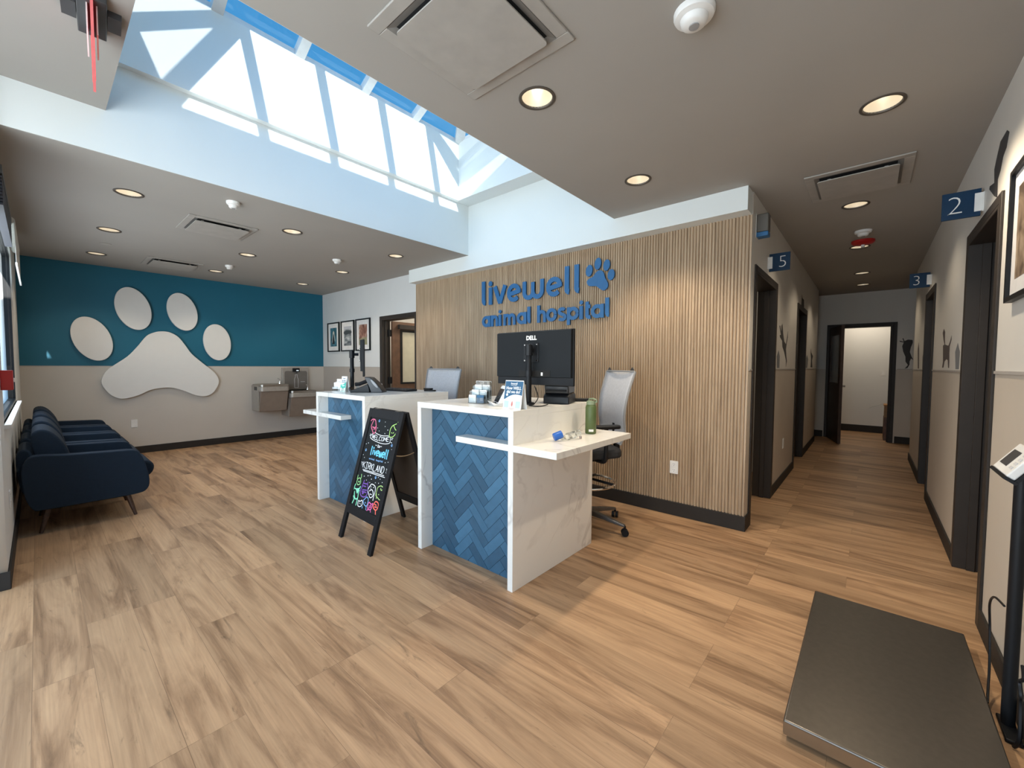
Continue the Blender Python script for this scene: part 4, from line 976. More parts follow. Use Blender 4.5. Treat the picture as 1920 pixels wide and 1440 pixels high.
CK = {
'C1banner': [[(0.157,0.831),(0.214,0.822),(0.281,0.819),(0.361,0.829)],[(0.124,0.819),(0.108,0.798),(0.111,0.783),(0.147,0.773),(0.219,0.765),(0.272,0.762),(0.341,0.765),(0.397,0.779),(0.396,0.804),(0.393,0.818)]] ,
'C1pink': [[(0.051,0.912),(0.078,0.93),(0.118,0.926),(0.138,0.901),(0.156,0.872),(0.161,0.839),(0.139,0.821),(0.108,0.844),(0.079,0.872),(0.087,0.904),(0.094,0.928)],[(0.099,0.87),(0.129,0.866),(0.15,0.875)],[(0.123,0.853),(0.15,0.86)]] ,
'C1lime': [[(0.371,0.83),(0.365,0.865),(0.369,0.888),(0.392,0.912),(0.416,0.896),(0.439,0.881),(0.454,0.886),(0.456,0.872),(0.442,0.846),(0.416,0.826),(0.377,0.823),(0.371,0.83)],[(0.392,0.912),(0.432,0.927)],[(0.455,0.837),(0.481,0.861),(0.483,0.886),(0.467,0.916)],[(0.443,0.941),(0.467,0.938),(0.478,0.928)],[(0.389,0.857),(0.398,0.853)],[(0.411,0.853),(0.421,0.861)]] ,
'C1under': [[(0.108,0.536),(0.427,0.545)],[(0.12,0.528),(0.442,0.534)]] ,
'C1kirk': [[(0.09,0.602),(0.103,0.546)],[(0.406,0.604),(0.411,0.556)]] ,
'C1live': [[(0.151,0.728),(0.162,0.658)],[(0.411,0.726),(0.418,0.665)]] ,
'C1to': [[(0.226,0.749),(0.288,0.728)]] ,
'C1ah': [[(0.161,0.63),(0.166,0.62)],[(0.362,0.639),(0.366,0.629)]] ,
'C1wel': [[(0.128,0.812),(0.139,0.783)],[(0.37,0.815),(0.379,0.788)]] ,
'C1rays': [[(0.09,0.811),(0.106,0.809)],[(0.088,0.799),(0.102,0.801)],[(0.409,0.813),(0.431,0.818)],[(0.409,0.806),(0.425,0.808)],[(0.411,0.786),(0.429,0.784)],[(0.062,0.586),(0.086,0.586)],[(0.068,0.576),(0.086,0.579)],[(0.078,0.564),(0.09,0.57)],[(0.434,0.595),(0.448,0.593)],[(0.44,0.582),(0.452,0.584)],[(0.438,0.571),(0.447,0.567)],[(0.209,0.739),(0.228,0.738)],[(0.283,0.737),(0.304,0.74)]] ,
'C1dots': [[(0.271,0.925)],[(0.283,0.891)],[(0.18,0.869)],[(0.212,0.849)],[(0.302,0.839)],[(0.332,0.869)],[(0.068,0.73)],[(0.097,0.741)],[(0.063,0.643)],[(0.09,0.625)],[(0.47,0.797)],[(0.446,0.738)],[(0.454,0.69)],[(0.466,0.664)],[(0.46,0.618)],[(0.402,0.635)],[(0.438,0.644)],[(0.154,0.492)],[(0.239,0.512)],[(0.212,0.506)],[(0.266,0.49)]] ,
'C1paws': [[(0.18,0.922)],[(0.435,0.763)],[(0.085,0.681)],[(0.321,0.509)]] ,
'C2green': [[(0.061,0.484),(0.061,0.473),(0.061,0.45)],[(0.108,0.499),(0.117,0.477),(0.109,0.462)],[(0.063,0.433),(0.075,0.458),(0.101,0.466),(0.119,0.45),(0.122,0.427),(0.092,0.413),(0.073,0.421),(0.063,0.433)],[(0.084,0.44),(0.102,0.435),(0.107,0.444)]] ,
'C2mint': [[(0.055,0.414),(0.047,0.381),(0.033,0.338)],[(0.047,0.381),(0.08,0.379),(0.128,0.392),(0.136,0.411)],[(0.066,0.359),(0.079,0.328),(0.105,0.308),(0.135,0.321),(0.129,0.356),(0.132,0.384)],[(0.065,0.325),(0.086,0.304),(0.082,0.289),(0.072,0.267)],[(0.137,0.318),(0.135,0.265)],[(0.087,0.376),(0.111,0.355),(0.12,0.385)],[(0.094,0.376),(0.107,0.365),(0.112,0.382)]] ,
'C2purple': [[(0.168,0.442),(0.173,0.466)],[(0.231,0.444),(0.233,0.463)],[(0.168,0.442),(0.161,0.41),(0.15,0.374),(0.175,0.349),(0.217,0.347),(0.25,0.362),(0.259,0.389),(0.248,0.422),(0.231,0.444),(0.192,0.441),(0.168,0.442)],[(0.182,0.37),(0.19,0.377),(0.203,0.374),(0.196,0.366),(0.182,0.37)],[(0.173,0.421),(0.218,0.424)],[(0.175,0.393),(0.241,0.401)],[(0.17,0.381),(0.238,0.384)]] ,
'C2white': [[(0.276,0.447),(0.292,0.458),(0.34,0.452),(0.358,0.426),(0.355,0.388),(0.357,0.351)],[(0.276,0.447),(0.257,0.416),(0.258,0.402),(0.29,0.374),(0.312,0.362),(0.335,0.373),(0.343,0.39),(0.326,0.414),(0.301,0.419),(0.28,0.404)],[(0.284,0.44),(0.291,0.439)],[(0.321,0.44),(0.33,0.439)],[(0.288,0.428),(0.292,0.426)],[(0.295,0.386),(0.323,0.386)],[(0.157,0.286),(0.16,0.309),(0.18,0.305),(0.207,0.32),(0.223,0.302),(0.22,0.285),(0.198,0.271),(0.168,0.27),(0.157,0.286)],[(0.178,0.291),(0.184,0.291)],[(0.199,0.291),(0.205,0.291)]] ,
'C2olive': [[(0.379,0.428),(0.383,0.452),(0.418,0.47),(0.452,0.464),(0.466,0.446)],[(0.424,0.456),(0.427,0.445),(0.441,0.442),(0.446,0.449)],[(0.379,0.428),(0.378,0.396),(0.399,0.387),(0.43,0.378),(0.452,0.375),(0.466,0.391),(0.452,0.398),(0.456,0.423)],[(0.382,0.41),(0.397,0.373)],[(0.41,0.408),(0.419,0.406)]] ,
'C2blue': [[(0.228,0.325),(0.248,0.343),(0.264,0.357),(0.29,0.349),(0.296,0.326),(0.289,0.295),(0.254,0.298),(0.232,0.312),(0.228,0.325)],[(0.255,0.317),(0.269,0.312)],[(0.233,0.282),(0.233,0.266)],[(0.286,0.292),(0.293,0.267)]] ,
'C2magenta': [[(0.306,0.318),(0.317,0.331),(0.344,0.321),(0.366,0.332),(0.366,0.31),(0.355,0.287),(0.326,0.28),(0.308,0.292),(0.306,0.318)],[(0.325,0.304),(0.353,0.313)],[(0.321,0.289),(0.353,0.302)],[(0.354,0.284),(0.362,0.267)],[(0.321,0.279),(0.304,0.267)]] ,
'C2red': [[(0.398,0.355),(0.382,0.333),(0.38,0.314),(0.397,0.302),(0.426,0.298),(0.44,0.312),(0.446,0.332),(0.432,0.352),(0.398,0.355)],[(0.393,0.333),(0.42,0.331)],[(0.396,0.315),(0.431,0.321)],[(0.421,0.297),(0.434,0.269)]] ,
'C2dots': [[(0.155,0.49)],[(0.201,0.47)],[(0.207,0.503)],[(0.243,0.512)],[(0.269,0.489)],[(0.256,0.462)],[(0.334,0.476)],[(0.378,0.481)],[(0.424,0.495)],[(0.357,0.519)],[(0.387,0.512)]] ,
'C2paws': [[(0.321,0.508)]] ,

}
chalk('welcome_banner', 'white', CK['C1banner'], .0045)
chalk('welcome_lettering', 'white', word('WELCOME', .130, .378, .787, .790, .030, bow=.010), .0042)
chalk('to_lettering', 'white', word('to', .240, .276, .728, .728, .014), .0045)
chalk('cyan_lettering', 'cyan', word('livewell', .163, .415, .664, .667, .036, gap=.32), .0105)
chalk('small_lettering', 'blue', word('animal', .164, .245, .624, .626, .0075, .35) + word('hospital', .270, .366, .627, .631, .0075, .35), .0026)
chalk('name_lettering', 'white', word('KIRKLAND', .098, .408, .549, .556, .047, gap=.35), .0048)
chalk('underline', 'white', CK['C1under'], .0045)
chalk('ray_marks', 'white', CK['C1rays'], .004)
chalk('parrot_drawing', 'pink', CK['C1pink'], .007); chalk('cat_drawing', 'lime', CK['C1lime'], .0055)
chalk('dot_marks', 'white', CK['C1dots'] + CK['C2dots'], .0042)
chalk('paw_marks', 'blue', [s for p in CK['C1paws'] for s in paw(*p[0])], .0038)
for k, nm in dict(green='rabbit_drawing', mint='greyhound_drawing', purple='purple_dog_drawing', white='white_dog_drawing', olive='curly_dog_drawing', blue='blue_dog_drawing', magenta='pink_cat_drawing', red='red_dog_drawing').items():
    chalk(nm, k, CK['C2' + k], .0085 if k in ('red', 'mint', 'purple') else .0062)

# ------------------------------------------------------------------ raised letters on the slat wall
XS = 3.685
t = thing('wall_sign', 'raised blue letters and paw mounted on the slat wall', 'sign', (XS, 2.8, 2.07))
def ws(y, z, w): return Vector((-w, y - 2.8, z - 2.07))
def letter(strokes, w, extra=(), name='letter'):
    m = MB(); z0 = .012
    for i, s in enumerate(strokes): ribbon(m, s, w, ws, z0, .028 + i * .00005)
    for e in extra: m.prism(e, z0, .02815, ws)
    return m.build(name, M_SIGNBLUE, t)
def ar(cx, cz, r, a0, a1, rz=None, n=14):   # angles measured as seen from the front (0 = towards the reader's right)
    rz = r if rz is None else rz
    return [(cx - r * math.cos(math.radians(a0 + (a1 - a0) * i / n)), cz + rz * math.sin(math.radians(a0 + (a1 - a0) * i / n))) for i in range(n + 1)]
B1, X1_, A1 = 2.070, 2.280, 2.366; w1 = .054
def ell(y, base, top, w, foot):   # l with a small foot; y is the stem's centre
    r = foot
    return [[(y, top), (y, base + r + w / 2)] + ar(y - r, base + r + w / 2, r, 180, 262)]
letter(ell(3.655, B1 - .002, A1, w1, .036), w1)
letter([[(3.535, X1_ + .0), (3.535, B1)]], w1, [ellipse(3.535, 2.325, .031, .031)])
letter([[(3.462, X1_), (3.378, B1 + .006)], [(3.378, B1 + .006), (3.296, X1_)]], w1, [[(3.408, B1), (3.347, B1), (3.357, B1 + .04), (3.40, B1 + .04)]])
def ee(cy, cz, r, w): return [ar(cy, cz, r, 0, 318, r * 1.04), [(cy + r * .9, cz - r * .02), (cy - r * 1.0, cz - r * .02)][::1]]
letter([ar(3.158, 2.174, .079, -4, 316, .081), [(3.158 + .079, 2.160), (3.158 - .085, 2.188)]], w1 * .92)
letter([[(3.0, X1_), (3.0, 2.155)] + ar(2.9375, 2.152, .0625, 180, 360, .058) + [(2.875, 2.262)], [(2.875, 2.262), (2.875, 2.155)] + ar(2.8125, 2.152, .0625, 180, 360, .058) + [(2.75, X1_)]], w1 * .92)
letter([ar(2.588, 2.174, .079, -4, 316, .081), [(2.588 + .079, 2.160), (2.588 - .085, 2.188)]], w1 * .92)
letter(ell(2.425, B1, A1, w1, .034), w1); letter(ell(2.306, B1, A1, w1, .034), w1)
B2, X2, A2 = 1.803, 1.938, 1.993; w2 = .041
def aa(c, r=.053): return [ar(c, (B2 + X2) / 2, r, 0, 360, .050), [(c - r, X2), (c - r, B2)]]
letter(aa(3.606), w2 * .92)
letter([[(3.505, X2), (3.505, B2)], [(3.505, B2 + .07)] + ar(3.465, 1.873, .040, 180, 0, .045) + [(3.425, B2)]], w2 * .92)
letter([[(3.376, X2), (3.376, B2)]], w2, [ellipse(3.376, 1.973, .022, .021)])
letter([[(3.30, X2), (3.30, B2)], [(3.30, B2 + .07)] + ar(3.2625, 1.878, .0375, 180, 0, .042) + [(3.225, B2)], [(3.225, B2 + .07)] + ar(3.1875, 1.878, .0375, 180, 0, .042) + [(3.15, B2)]], w2 * .9)
letter(aa(3.038), w2 * .92)
letter(ell(2.932, B2, A2, w2, .024), w2)
letter([[(2.793, A2), (2.793, B2)], [(2.793, B2 + .07)] + ar(2.752, 1.876, .041, 180, 0, .045) + [(2.711, B2)]], w2 * .92)
letter([ar(2.618, (B2 + X2) / 2 + .006, .052, 0, 360, .053)], w2 * .92)
letter([ar(2.482, 1.903, .036, 28, 250, .026) + ar(2.482, 1.842, .040, 70, -150, .026)], w2 * .88)
letter([[(2.400, X2), (2.400, 1.755)], ar(2.345, (B2 + X2) / 2, .053, 0, 360, .050)], w2 * .92)
letter([[(2.247, X2), (2.247, B2)]], w2, [ellipse(2.247, 1.973, .022, .021)])
letter([[(2.178, 1.975), (2.178, 1.845)] + ar(2.155, 1.84, .023, 180, 270, .022) + [(2.137, 1.819)], [(2.196, 1.925), (2.142, 1.925)]], w2 * .92)
letter(aa(2.062), w2 * .92)
letter(ell(1.955, B2, A2, w2, .024), w2)
for c, r in (((2.159, 2.281), (.038, .058)), ((2.062, 2.335), (.036, .058)), ((1.966, 2.307), (.035, .054)), ((1.917, 2.208), (.036, .052))):
    MB().prism(ellipse(c[0], c[1], r[0], r[1], 8), .012, .028, ws).build('paw_toe', M_SIGNBLUE, t)
MB().prism(smooth_closed([(2.185, 2.175), (2.155, 2.202), (2.115, 2.215), (2.077, 2.256), (2.033, 2.268), (1.998, 2.240), (1.978, 2.182), (1.948, 2.127), (1.957, 2.085), (1.996, 2.066), (2.035, 2.086), (2.075, 2.116), (2.12, 2.122), (2.165, 2.133)], 3), .012, .028, ws).build('paw_pad', M_SIGNBLUE, t)

# ------------------------------------------------------------------ white paw relief on the teal wall
t = thing('paw_wall_relief', 'large raised white paw print mounted on the teal wall', 'wall decoration', (1.25, YT, 1.3))
def pw(x, z, w): return Vector((x - 1.25, -w, z - 1.3))
for c, r, a in (((.505, 1.668), (.192, .308), 17), ((.938, 2.127), (.192, .309), 13), ((1.505, 2.138), (.184, .292), 12), ((1.949, 1.687), (.188, .296), 6)):
    MB().prism(ellipse(c[0], c[1], r[0], r[1], a, 48), .012, .05, pw).build('toe', M_PAWWHITE, t, bevel=.004)
PAD = [(0.578, 1.08), (0.635, 1.229), (0.733, 1.323), (0.862, 1.439), (0.966, 1.578), (1.073, 1.74), (1.165, 1.801), (1.258, 1.821), (1.352, 1.807), (1.447, 1.741), (1.526, 1.621), (1.607, 1.487), (1.759, 1.33), (1.882, 1.212), (1.943, 1.112), (1.95, 1.002), (1.874, 0.863), (1.765, 0.809), (1.644, 0.83), (1.51, 0.9), (1.363, 0.958), (1.237, 0.963), (1.098, 0.938), (0.962, 0.865), (0.803, 0.821), (0.707, 0.853), (0.628, 0.938)]
MB().prism(smooth_closed(PAD, 4), .012, .05, pw).build('pad', M_PAWWHITE, t, bevel=.004)

# ------------------------------------------------------------------ armchairs along the window wall
def make_armchair():
    t = thing('armchair', '', 'armchair', (0, 0, 0), 0, 'navy armchairs in a row along the window wall')
    W = .70; hw = W / 2; aw = .10
    arm = smooth_closed([(.02, .19), (.30, .19), (.555, .195), (.625, .225), (.642, .30), (.625, .42), (.590, .535), (.545, .578), (.40, .588), (.15, .60), (.02, .615), (-.05, .60), (-.085, .50), (-.07, .30), (-.03, .20)], 3)
    for s in (-1, 1):
        y0, y1 = (s * hw, s * (hw - aw)); m = MB().prism(arm, min(y0, y1), max(y0, y1), lambda u, v, w: Vector((u, w, v))); m.build('arm', M_NAVY, t, bevel=.03, seg=4)
    MB().prism([(-.04, .20), (.58, .20), (.60, .30), (-.06, .30)], -hw + aw, hw - aw, lambda u, v, w: Vector((u, w, v))).build('base', M_NAVY, t, bevel=.01)
    c = smooth_closed([(.06, .30), (.40, .305), (.60, .305), (.665, .33), (.69, .385), (.675, .435), (.61, .46), (.40, .465), (.06, .455)], 3)
    MB().prism(c, -hw + aw + .003, hw - aw - .003, lambda u, v, w: Vector((u, w, v))).build('seat_cushion', M_NAVY, t, bevel=.02, seg=3)
    b = smooth_closed([(-.07, .30), (.0, .30), (-.02, .60), (-.075, .66), (-.11, .60), (-.10, .40)], 3)
    MB().prism(b, -hw + aw, hw - aw, lambda u, v, w: Vector((u, w, v))).build('backrest', M_NAVY, t, bevel=.012)
    k = smooth_closed([(.02, .466), (.17, .468), (.185, .52), (.15, .66), (.09, .765), (.03, .805), (-.025, .78), (-.03, .68), (-.005, .55)], 3)
    MB().prism(k, -hw + aw + .004, hw - aw - .004, lambda u, v, w: Vector((u, w, v))).build('back_cushion', M_NAVY, t, bevel=.045, seg=4)
    for lx, dx in ((.50, .05), (.05, -.05)):
        for s in (-1, 1):
            y = s * (hw - .09); MB().tube([(lx, y, .20), (lx + dx, y + s * .03, 0)], .021, n=12, r1=.012).build('leg', M_WALNUT, t, smooth=True)
    return t
ac = make_armchair(); ac.location = (-.02, 5.13, 0); ac['label'] = 'navy armchair at the near end of the row, full side and walnut leg showing'
for i, lab in ((1, 'second navy armchair of the row, between the near end one and the third'), (2, 'third navy armchair of the row, next to the one by the teal wall'), (3, 'navy armchair at the far end of the row, by the teal paw wall')):
    dup(ac, (-.02, 5.13 + .755 * i, 0), 0, lab)
# ------------------------------------------------------------------ framed pictures
def picture(loc, d, w, h, mount, kind, label, group='framed prints beside the doorway'):
    t = thing('framed_picture', label, 'picture', loc, 0, group)
    F = facing(d, 0, 0, 0); fn = lambda u, v, k: F @ Vector((u, v, k)); f = .022
    m = MB()
    for a, b, c, e in ((-w / 2, -w / 2 + f, -h / 2, h / 2), (w / 2 - f, w / 2, -h / 2, h / 2), (-w / 2 + f, w / 2 - f, -h / 2, -h / 2 + f), (-w / 2 + f, w / 2 - f, h / 2 - f, h / 2)):
        m.prism([(a, c), (b, c), (b, e), (a, e)], .001, .026, fn)
    m.build('frame', M_BLACK, t, bevel=.001)
    R_ = lambda a, c: [(-a, -c), (a, -c), (a, c), (-a, c)]
    MB().prism(R_(w / 2 - f, h / 2 - f), .001, .012, fn).build('mount', M_MAT, t)
    iw, ih = w / 2 - f - mount, h / 2 - f - mount * .98
    pr = MB().prism(R_(iw, ih), .0121, .0128, fn).build('print', art_mat('print_%d' % kind, kind), t)
    if kind == 0:
        MB().prism([(-.062, -.10), (-.05, -.10), (-.01, .06), (.015, .06), (.05, -.08), (.066, -.08), (.03, .09), (.0, .12), (-.025, .09)], .0129, .0133, fn).build('pale_figure', mat('pale_cream_print', (.62, .57, .50), .6), pr)
        MB().prism([(-.05, -.13), (-.01, .04), (.012, .04), (.045, -.13)], .0129, .0132, fn).build('dark_figure', mat('near_black_print', (.02, .022, .025), .6), pr)
    if kind == 1:
        MB().prism(smooth_closed([(-iw + .002, .04), (-.04, .025), (.03, .035), (iw - .002, .045), (iw - .002, .085), (.02, .105), (-.03, .10), (-iw + .002, .085)]), .0129, .0133, fn).build('dark_island', mat('slate_print', (.045, .055, .06), .6), pr)
        MB().prism([(-iw, .12), (iw, .125), (iw, ih), (-iw, ih)], .0129, .0132, fn).build('sky', mat('pale_grey_print', (.45, .46, .50), .6), pr)
    if kind == 2:
        MB().prism([(-iw, -ih), (iw, -ih), (iw, -.04), (-iw, -.07)], .0129, .0132, fn).build('meadow', mat('olive_print', (.26, .25, .15), .6), pr)
    return t
PX = 3.704
picture((PX, 7.685, 1.85), '-x', .46, .55, .08, 0, 'black framed print with a pale arch on teal, closest to the teal wall')
picture((PX, 7.145, 1.85), '-x', .475, .55, .08, 1, 'black framed grey seascape print hanging in the middle of the three')
picture((PX, 6.61, 1.85), '-x', .475, .55, .08, 2, 'black framed rust coloured print closest to the doorway, partly behind the monitor')
picture((2.555, RW, 1.895), '+y', .56, .57, .07, 3, 'black framed picture on the wall between the room 2 doorway and the scale display', 'framed picture on the corridor side wall')

# ------------------------------------------------------------------ drinking fountain
t = thing('drinking_fountain', 'stainless two-level drinking fountain with bottle filler on the teal wall', 'drinking fountain', (2.9, YT, 0))
def unit(xc, top, w, depth, name):
    h = .345
    m = MB(); m.prism([(-.001, top - .12), (-depth + .03, top - .12), (-depth + .12, top - .12 - h), (-.001, top - .12 - h)], -w / 2 + .012, w / 2 - .012, lambda u, v, q: Vector((xc + q, u, v)))
    b = m.build('cabinet', M_BROWNMETAL, t, bevel=.006)
    m = MB(); m.box(xc - w / 2 - .004, xc - w / 2 + .008, -depth + .10, -.001, top - .12 - h + .01, top - .02); m.build('side_skin', M_STEEL2, b)
    m = MB(); m.prism(rrect(w, depth, .05, cx=xc, cy=-depth / 2 - .001), top - .118, top - .035, lambda u, v, q: Vector((u, v, q))); bs = m.build('basin', M_STEEL2, t, bevel=.008)
    # raised rim with a dished bowl
    P = rrect(w, depth, .05, cx=xc, cy=-depth / 2 - .001); n = len(P); cen = (xc - .02, -depth / 2)
    vs = []; 
    for k, z in ((1, top - .035), (1, top), (.9, top + .004), (.80, top - .012), (.5, top - .034), (.05, top - .036)): vs += [(cen[0] + (x - cen[0]) * k, cen[1] + (y - cen[1]) * k, z) for x, y in P]
    MB().add(vs, [(r * n + i, r * n + (i + 1) % n, (r + 1) * n + (i + 1) % n, (r + 1) * n + i) for r in range(5) for i in range(n)] + [tuple(range(5 * n, 6 * n))]).build('bowl', M_STEEL, bs, smooth=True)
    bx, by = xc + w / 2 - .07, -depth * .42
    MB().lathe([(.024, top), (.022, top + .02), (.010, top + .028)], (bx, by, 0), 16).build('bubbler_base', M_CHROME, t, smooth=True)
    MB().tube(smooth_open([(bx, by, top + .02), (bx + .002, by, top + .06), (bx - .012, by, top + .088), (bx - .035, by - .004, top + .094)], 4), .010, n=10).build('bubbler', M_CHROME, t, smooth=True)
    box('push_bar', M_DARKGREY, (xc - w / 2 - .007, xc - w / 2 - .004, -depth * .62, -depth * .32, top - .10, top - .04), t)
unit(-.225, .985, .46, .44, 'upper'); unit(.255, .86, .46, .44, 'lower')
fl = box('filler_mount_plate', M_STEEL2, (.05 - .02, .05 + .44, -.055, -.001, .865, 1.275), t, bevel=.004)
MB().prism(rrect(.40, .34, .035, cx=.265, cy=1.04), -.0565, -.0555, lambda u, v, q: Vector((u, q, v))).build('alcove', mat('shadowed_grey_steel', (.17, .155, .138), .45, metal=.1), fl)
box('display', M_BLACK, (.20, .325, -.072, -.056, 1.195, 1.262), fl, bevel=.003)
box('display_light', mat('display_glow', (.7, .8, .9), .5, emit=(.75, .9, 1), estr=1.2), (.265, .305, -.0735, -.0722, 1.213, 1.226), fl)
m = MB(); fnp = lambda u, v, q: Vector((u, q, v))
ribbon(m, [(.235, .90), (.235, 1.06), (.25, 1.10), (.25, 1.14), (.285, 1.14), (.285, 1.10), (.30, 1.06), (.30, .90), (.235, .90)], .007, fnp, -.0588, -.0568); m.build('bottle_outline', M_LGREY, fl)
m = MB(); m.box(.345, .42, -.0585, -.0568, 1.005, 1.012); m.build('marking', M_LGREY, fl)
MB().lathe([(.014, 0), (.010, -.03)], n=12, M=Matrix.Translation((.265, -.075, 1.195))).build('spout', M_DARKGREY, fl)

# ------------------------------------------------------------------ outlets and switches
def plate(name, loc, d, label, cat, kind):
    t = thing(name, label, cat, loc); F = facing(d, 0, 0, 0); fn = lambda u, v, k: F @ Vector((u, v, k))
    MB().prism(rrect(.072, .115, .006), .0005, .006, fn).build('cover', M_WPLASTIC, t, bevel=.001)
    m = MB()
    if kind == 'outlet':
        for v in (-.026, .026):
            m.prism(rrect(.034, .038, .008, cy=v), .0061, .0072, fn)
        r = m.build('receptacle', M_PAPER, t); m = MB()
        for v in (-.026, .026):
            for u in (-.007, .006): m.prism([(u - .001, v), (u + .001, v), (u + .001, v + .010), (u - .001, v + .010)], .0073, .0078, fn)
            m.prism(ellipse(0, v - .009, .0028, .0028, 0, 8), .0073, .0078, fn)
        m.build('slots', M_BLACK, r)
    elif kind == 'switch':
        m.prism(rrect(.033, .066, .002), .0061, .010, fn); m.build('rocker', M_PAPER, t)
    return t
plate('wall_outlet', (.91, YT, .45), '-y', 'white cover plate low on the teal wall below the paw', 'outlet', 'blank')
plate('wall_outlet', (XS, 1.286, .43), '-x', 'white duplex outlet low on the slat wall', 'outlet', 'outlet')
plate('wall_outlet', (5.586, LW, .45), '-y', 'white outlet low on the corridor wall past room 5', 'outlet', 'outlet')
plate('wall_outlet', (XL, 4.30, .42), '-y', 'white outlet low on the window wall before the armchairs', 'outlet', 'outlet').rotation_euler = (0, 0, PI / 2)
plate('light_switch', (11.15, -.20, 1.22), '-x', 'white light switch on the far wall seen through the end doorway', 'switch', 'switch')

# ------------------------------------------------------------------ room number blades
def blade(x, side, ch, z, label):
    """projecting sign at x, on the wall whose inward side is given"""
    y = RW if side > 0 else LW; t = thing('room_sign', label, 'sign', (x, y, z), 0, 'navy room number signs in the corridor')
    s = side; w = .158; y0, y1 = .012, .012 + w
    box('blade', M_SIGNNAVY, (-.006, .006, min(s * y0, s * y1), max(s * y0, s * y1), -.078, .078), t, bevel=.001)
    m = MB(); m.box(-.012, .012, min(s * .0005, s * .006), max(s * .0005, s * .006), -.055, .055); m.box(-.011, .011, min(s * .006, s * .038), max(s * .006, s * .038), -.052, .052); m.build('bracket', M_WPLASTIC, t, bevel=.001)
    text('lettering', ch, .150, M_WPLASTIC, t, facing('-x', -.0063, s * (.036 + w / 2), -.004), .0004, weight=-.0035)
blade(3.60, 1, '2', 2.281, 'navy projecting sign with white number 2 over the doorway beside the framed picture')
blade(4.35, -1, '5', 2.257, 'navy projecting sign with white number 5 over the first doorway past the slat wall')
blade(6.25, 1, '3', 2.262, 'navy projecting sign with white number 3 farther along the corridor')
t = thing('emergency_light', 'grey wall box with a blue lower edge, above the room 5 doorway', 'wall light', (3.86, LW, 2.455))
box('housing', mat('warm_grey_plastic', (.10, .093, .08), .5), (-.045, .045, -.086, -.0005, -.052, .089), t, bevel=.008)
box('lens', M_SIGNBLUE, (-.045, .045, -.086, -.0005, -.089, -.0525), t, bevel=.006)
box('mount_plate', M_WPLASTIC, (-.05, .05, -.004, -.0002, -.095, .095), t)

# ------------------------------------------------------------------ wall decals
def decal(poly, fn, m, label, k=1):
    return tag(MB().prism(poly, .0004, .0012, fn).build('wall_decal', m), label, 'decal', 'animal and pencil decals on the corridor walls')
fR = lambda u, v, w: Vector((u, RW + w, v)); fL = lambda u, v, w: Vector((u, LW - w, v)); fE = lambda u, v, w: Vector((XE - w, u, v))
decal([(5.055,1.325),(5.018,1.377),(5.069,1.514),(4.978,1.518),(5.048,1.559),(5.129,1.624),(5.065,1.655),(4.981,1.624),(4.977,1.565),(4.941,1.516),(4.746,1.499),(4.66,1.53),(4.598,1.572),(4.6,1.536),(4.673,1.493),(4.674,1.434),(4.653,1.373),(4.651,1.322),(4.701,1.325),(4.738,1.384),(4.826,1.394),(4.925,1.376),(4.979,1.325)], fR, M_DECAL3, 'brown grey cat silhouette with raised tail on the wall between rooms 2 and 3')
decal([(4.324,1.314),(4.379,1.439),(4.277,1.499),(4.167,1.433),(4.18,1.314)], fR, M_DECAL2, 'grey pencil shaped decal beside the room 2 doorway frame')
decal([(7.42,1.314),(7.559,1.57),(7.472,1.651),(7.357,1.563),(7.25,1.315)], fR, M_DECAL3, 'tall thin brown decal on the wall past room 3')
decal([(6.82,1.312),(6.855,1.455),(6.8,1.489),(6.733,1.453),(6.677,1.312)], fR, M_DECAL2, 'small grey pencil decal right behind the room 3 doorway frame')
decal([(-.453,1.309),(-.492,1.373),(-.46,1.434),(-.457,1.516),(-.424,1.609),(-.41,1.701),(-.427,1.762),(-.374,1.779),(-.377,1.795),(-.426,1.777),(-.409,1.834),(-.42,1.839),(-.437,1.787),(-.477,1.811),(-.536,1.804),(-.541,1.758),(-.518,1.668),(-.51,1.597),(-.531,1.525),(-.558,1.459),(-.528,1.485),(-.512,1.434),(-.513,1.383),(-.49,1.322)], fE, M_DECAL, 'black begging dog silhouette beside the end doorway')
decal([(5.618,1.328),(5.601,1.402),(5.453,1.492),(5.319,1.546),(5.286,1.609),(5.144,1.639),(5.121,1.66),(5.196,1.667),(5.084,1.753),(5.12,1.762),(5.216,1.7),(5.215,1.763),(5.268,1.792),(5.337,1.695),(5.429,1.61),(5.562,1.583),(5.63,1.673),(5.67,1.737),(5.676,1.669),(5.607,1.578),(5.574,1.529),(5.61,1.463),(5.669,1.396)], fL, M_DECAL, 'dark leaping dog silhouette on the wall past room 5')
decal([(5.005,1.315),(4.982,1.436),(5.079,1.5),(5.165,1.44),(5.164,1.314)], fL, M_DECAL2, 'grey pencil shaped decal under the leaping dog silhouette')
decal([(8.198,1.324),(8.242,1.458),(8.152,1.542),(8.141,1.628),(8.233,1.564),(8.499,1.512),(8.383,1.441),(8.47,1.324)], fL, M_DECAL, 'small dark cat silhouette deep along the wall opposite room 3')
decal([(7.513,1.314),(7.51,1.447),(7.643,1.511),(7.82,1.452),(7.743,1.314)], fL, M_DECAL2, 'grey pencil decal past the dark second doorway on the room 5 side')
decal([(6.78,2.16),(6.805,2.315),(6.87,2.268),(7.051,2.266),(7.086,2.16)], fL, M_DECAL, 'dark animal decal sitting above the dark second doorway on the room 5 side')
decal([(3.11,2.473),(3.062,2.445),(3.102,2.388),(3.163,2.37),(3.208,2.316),(3.262,2.29),(3.25,2.195),(3.321,2.224),(3.462,2.304),(3.452,2.318),(3.34,2.299),(3.358,2.375),(3.307,2.424),(3.245,2.473)], fR, M_DECAL, 'dark cat with long raised tail decal above the room 2 doorway')

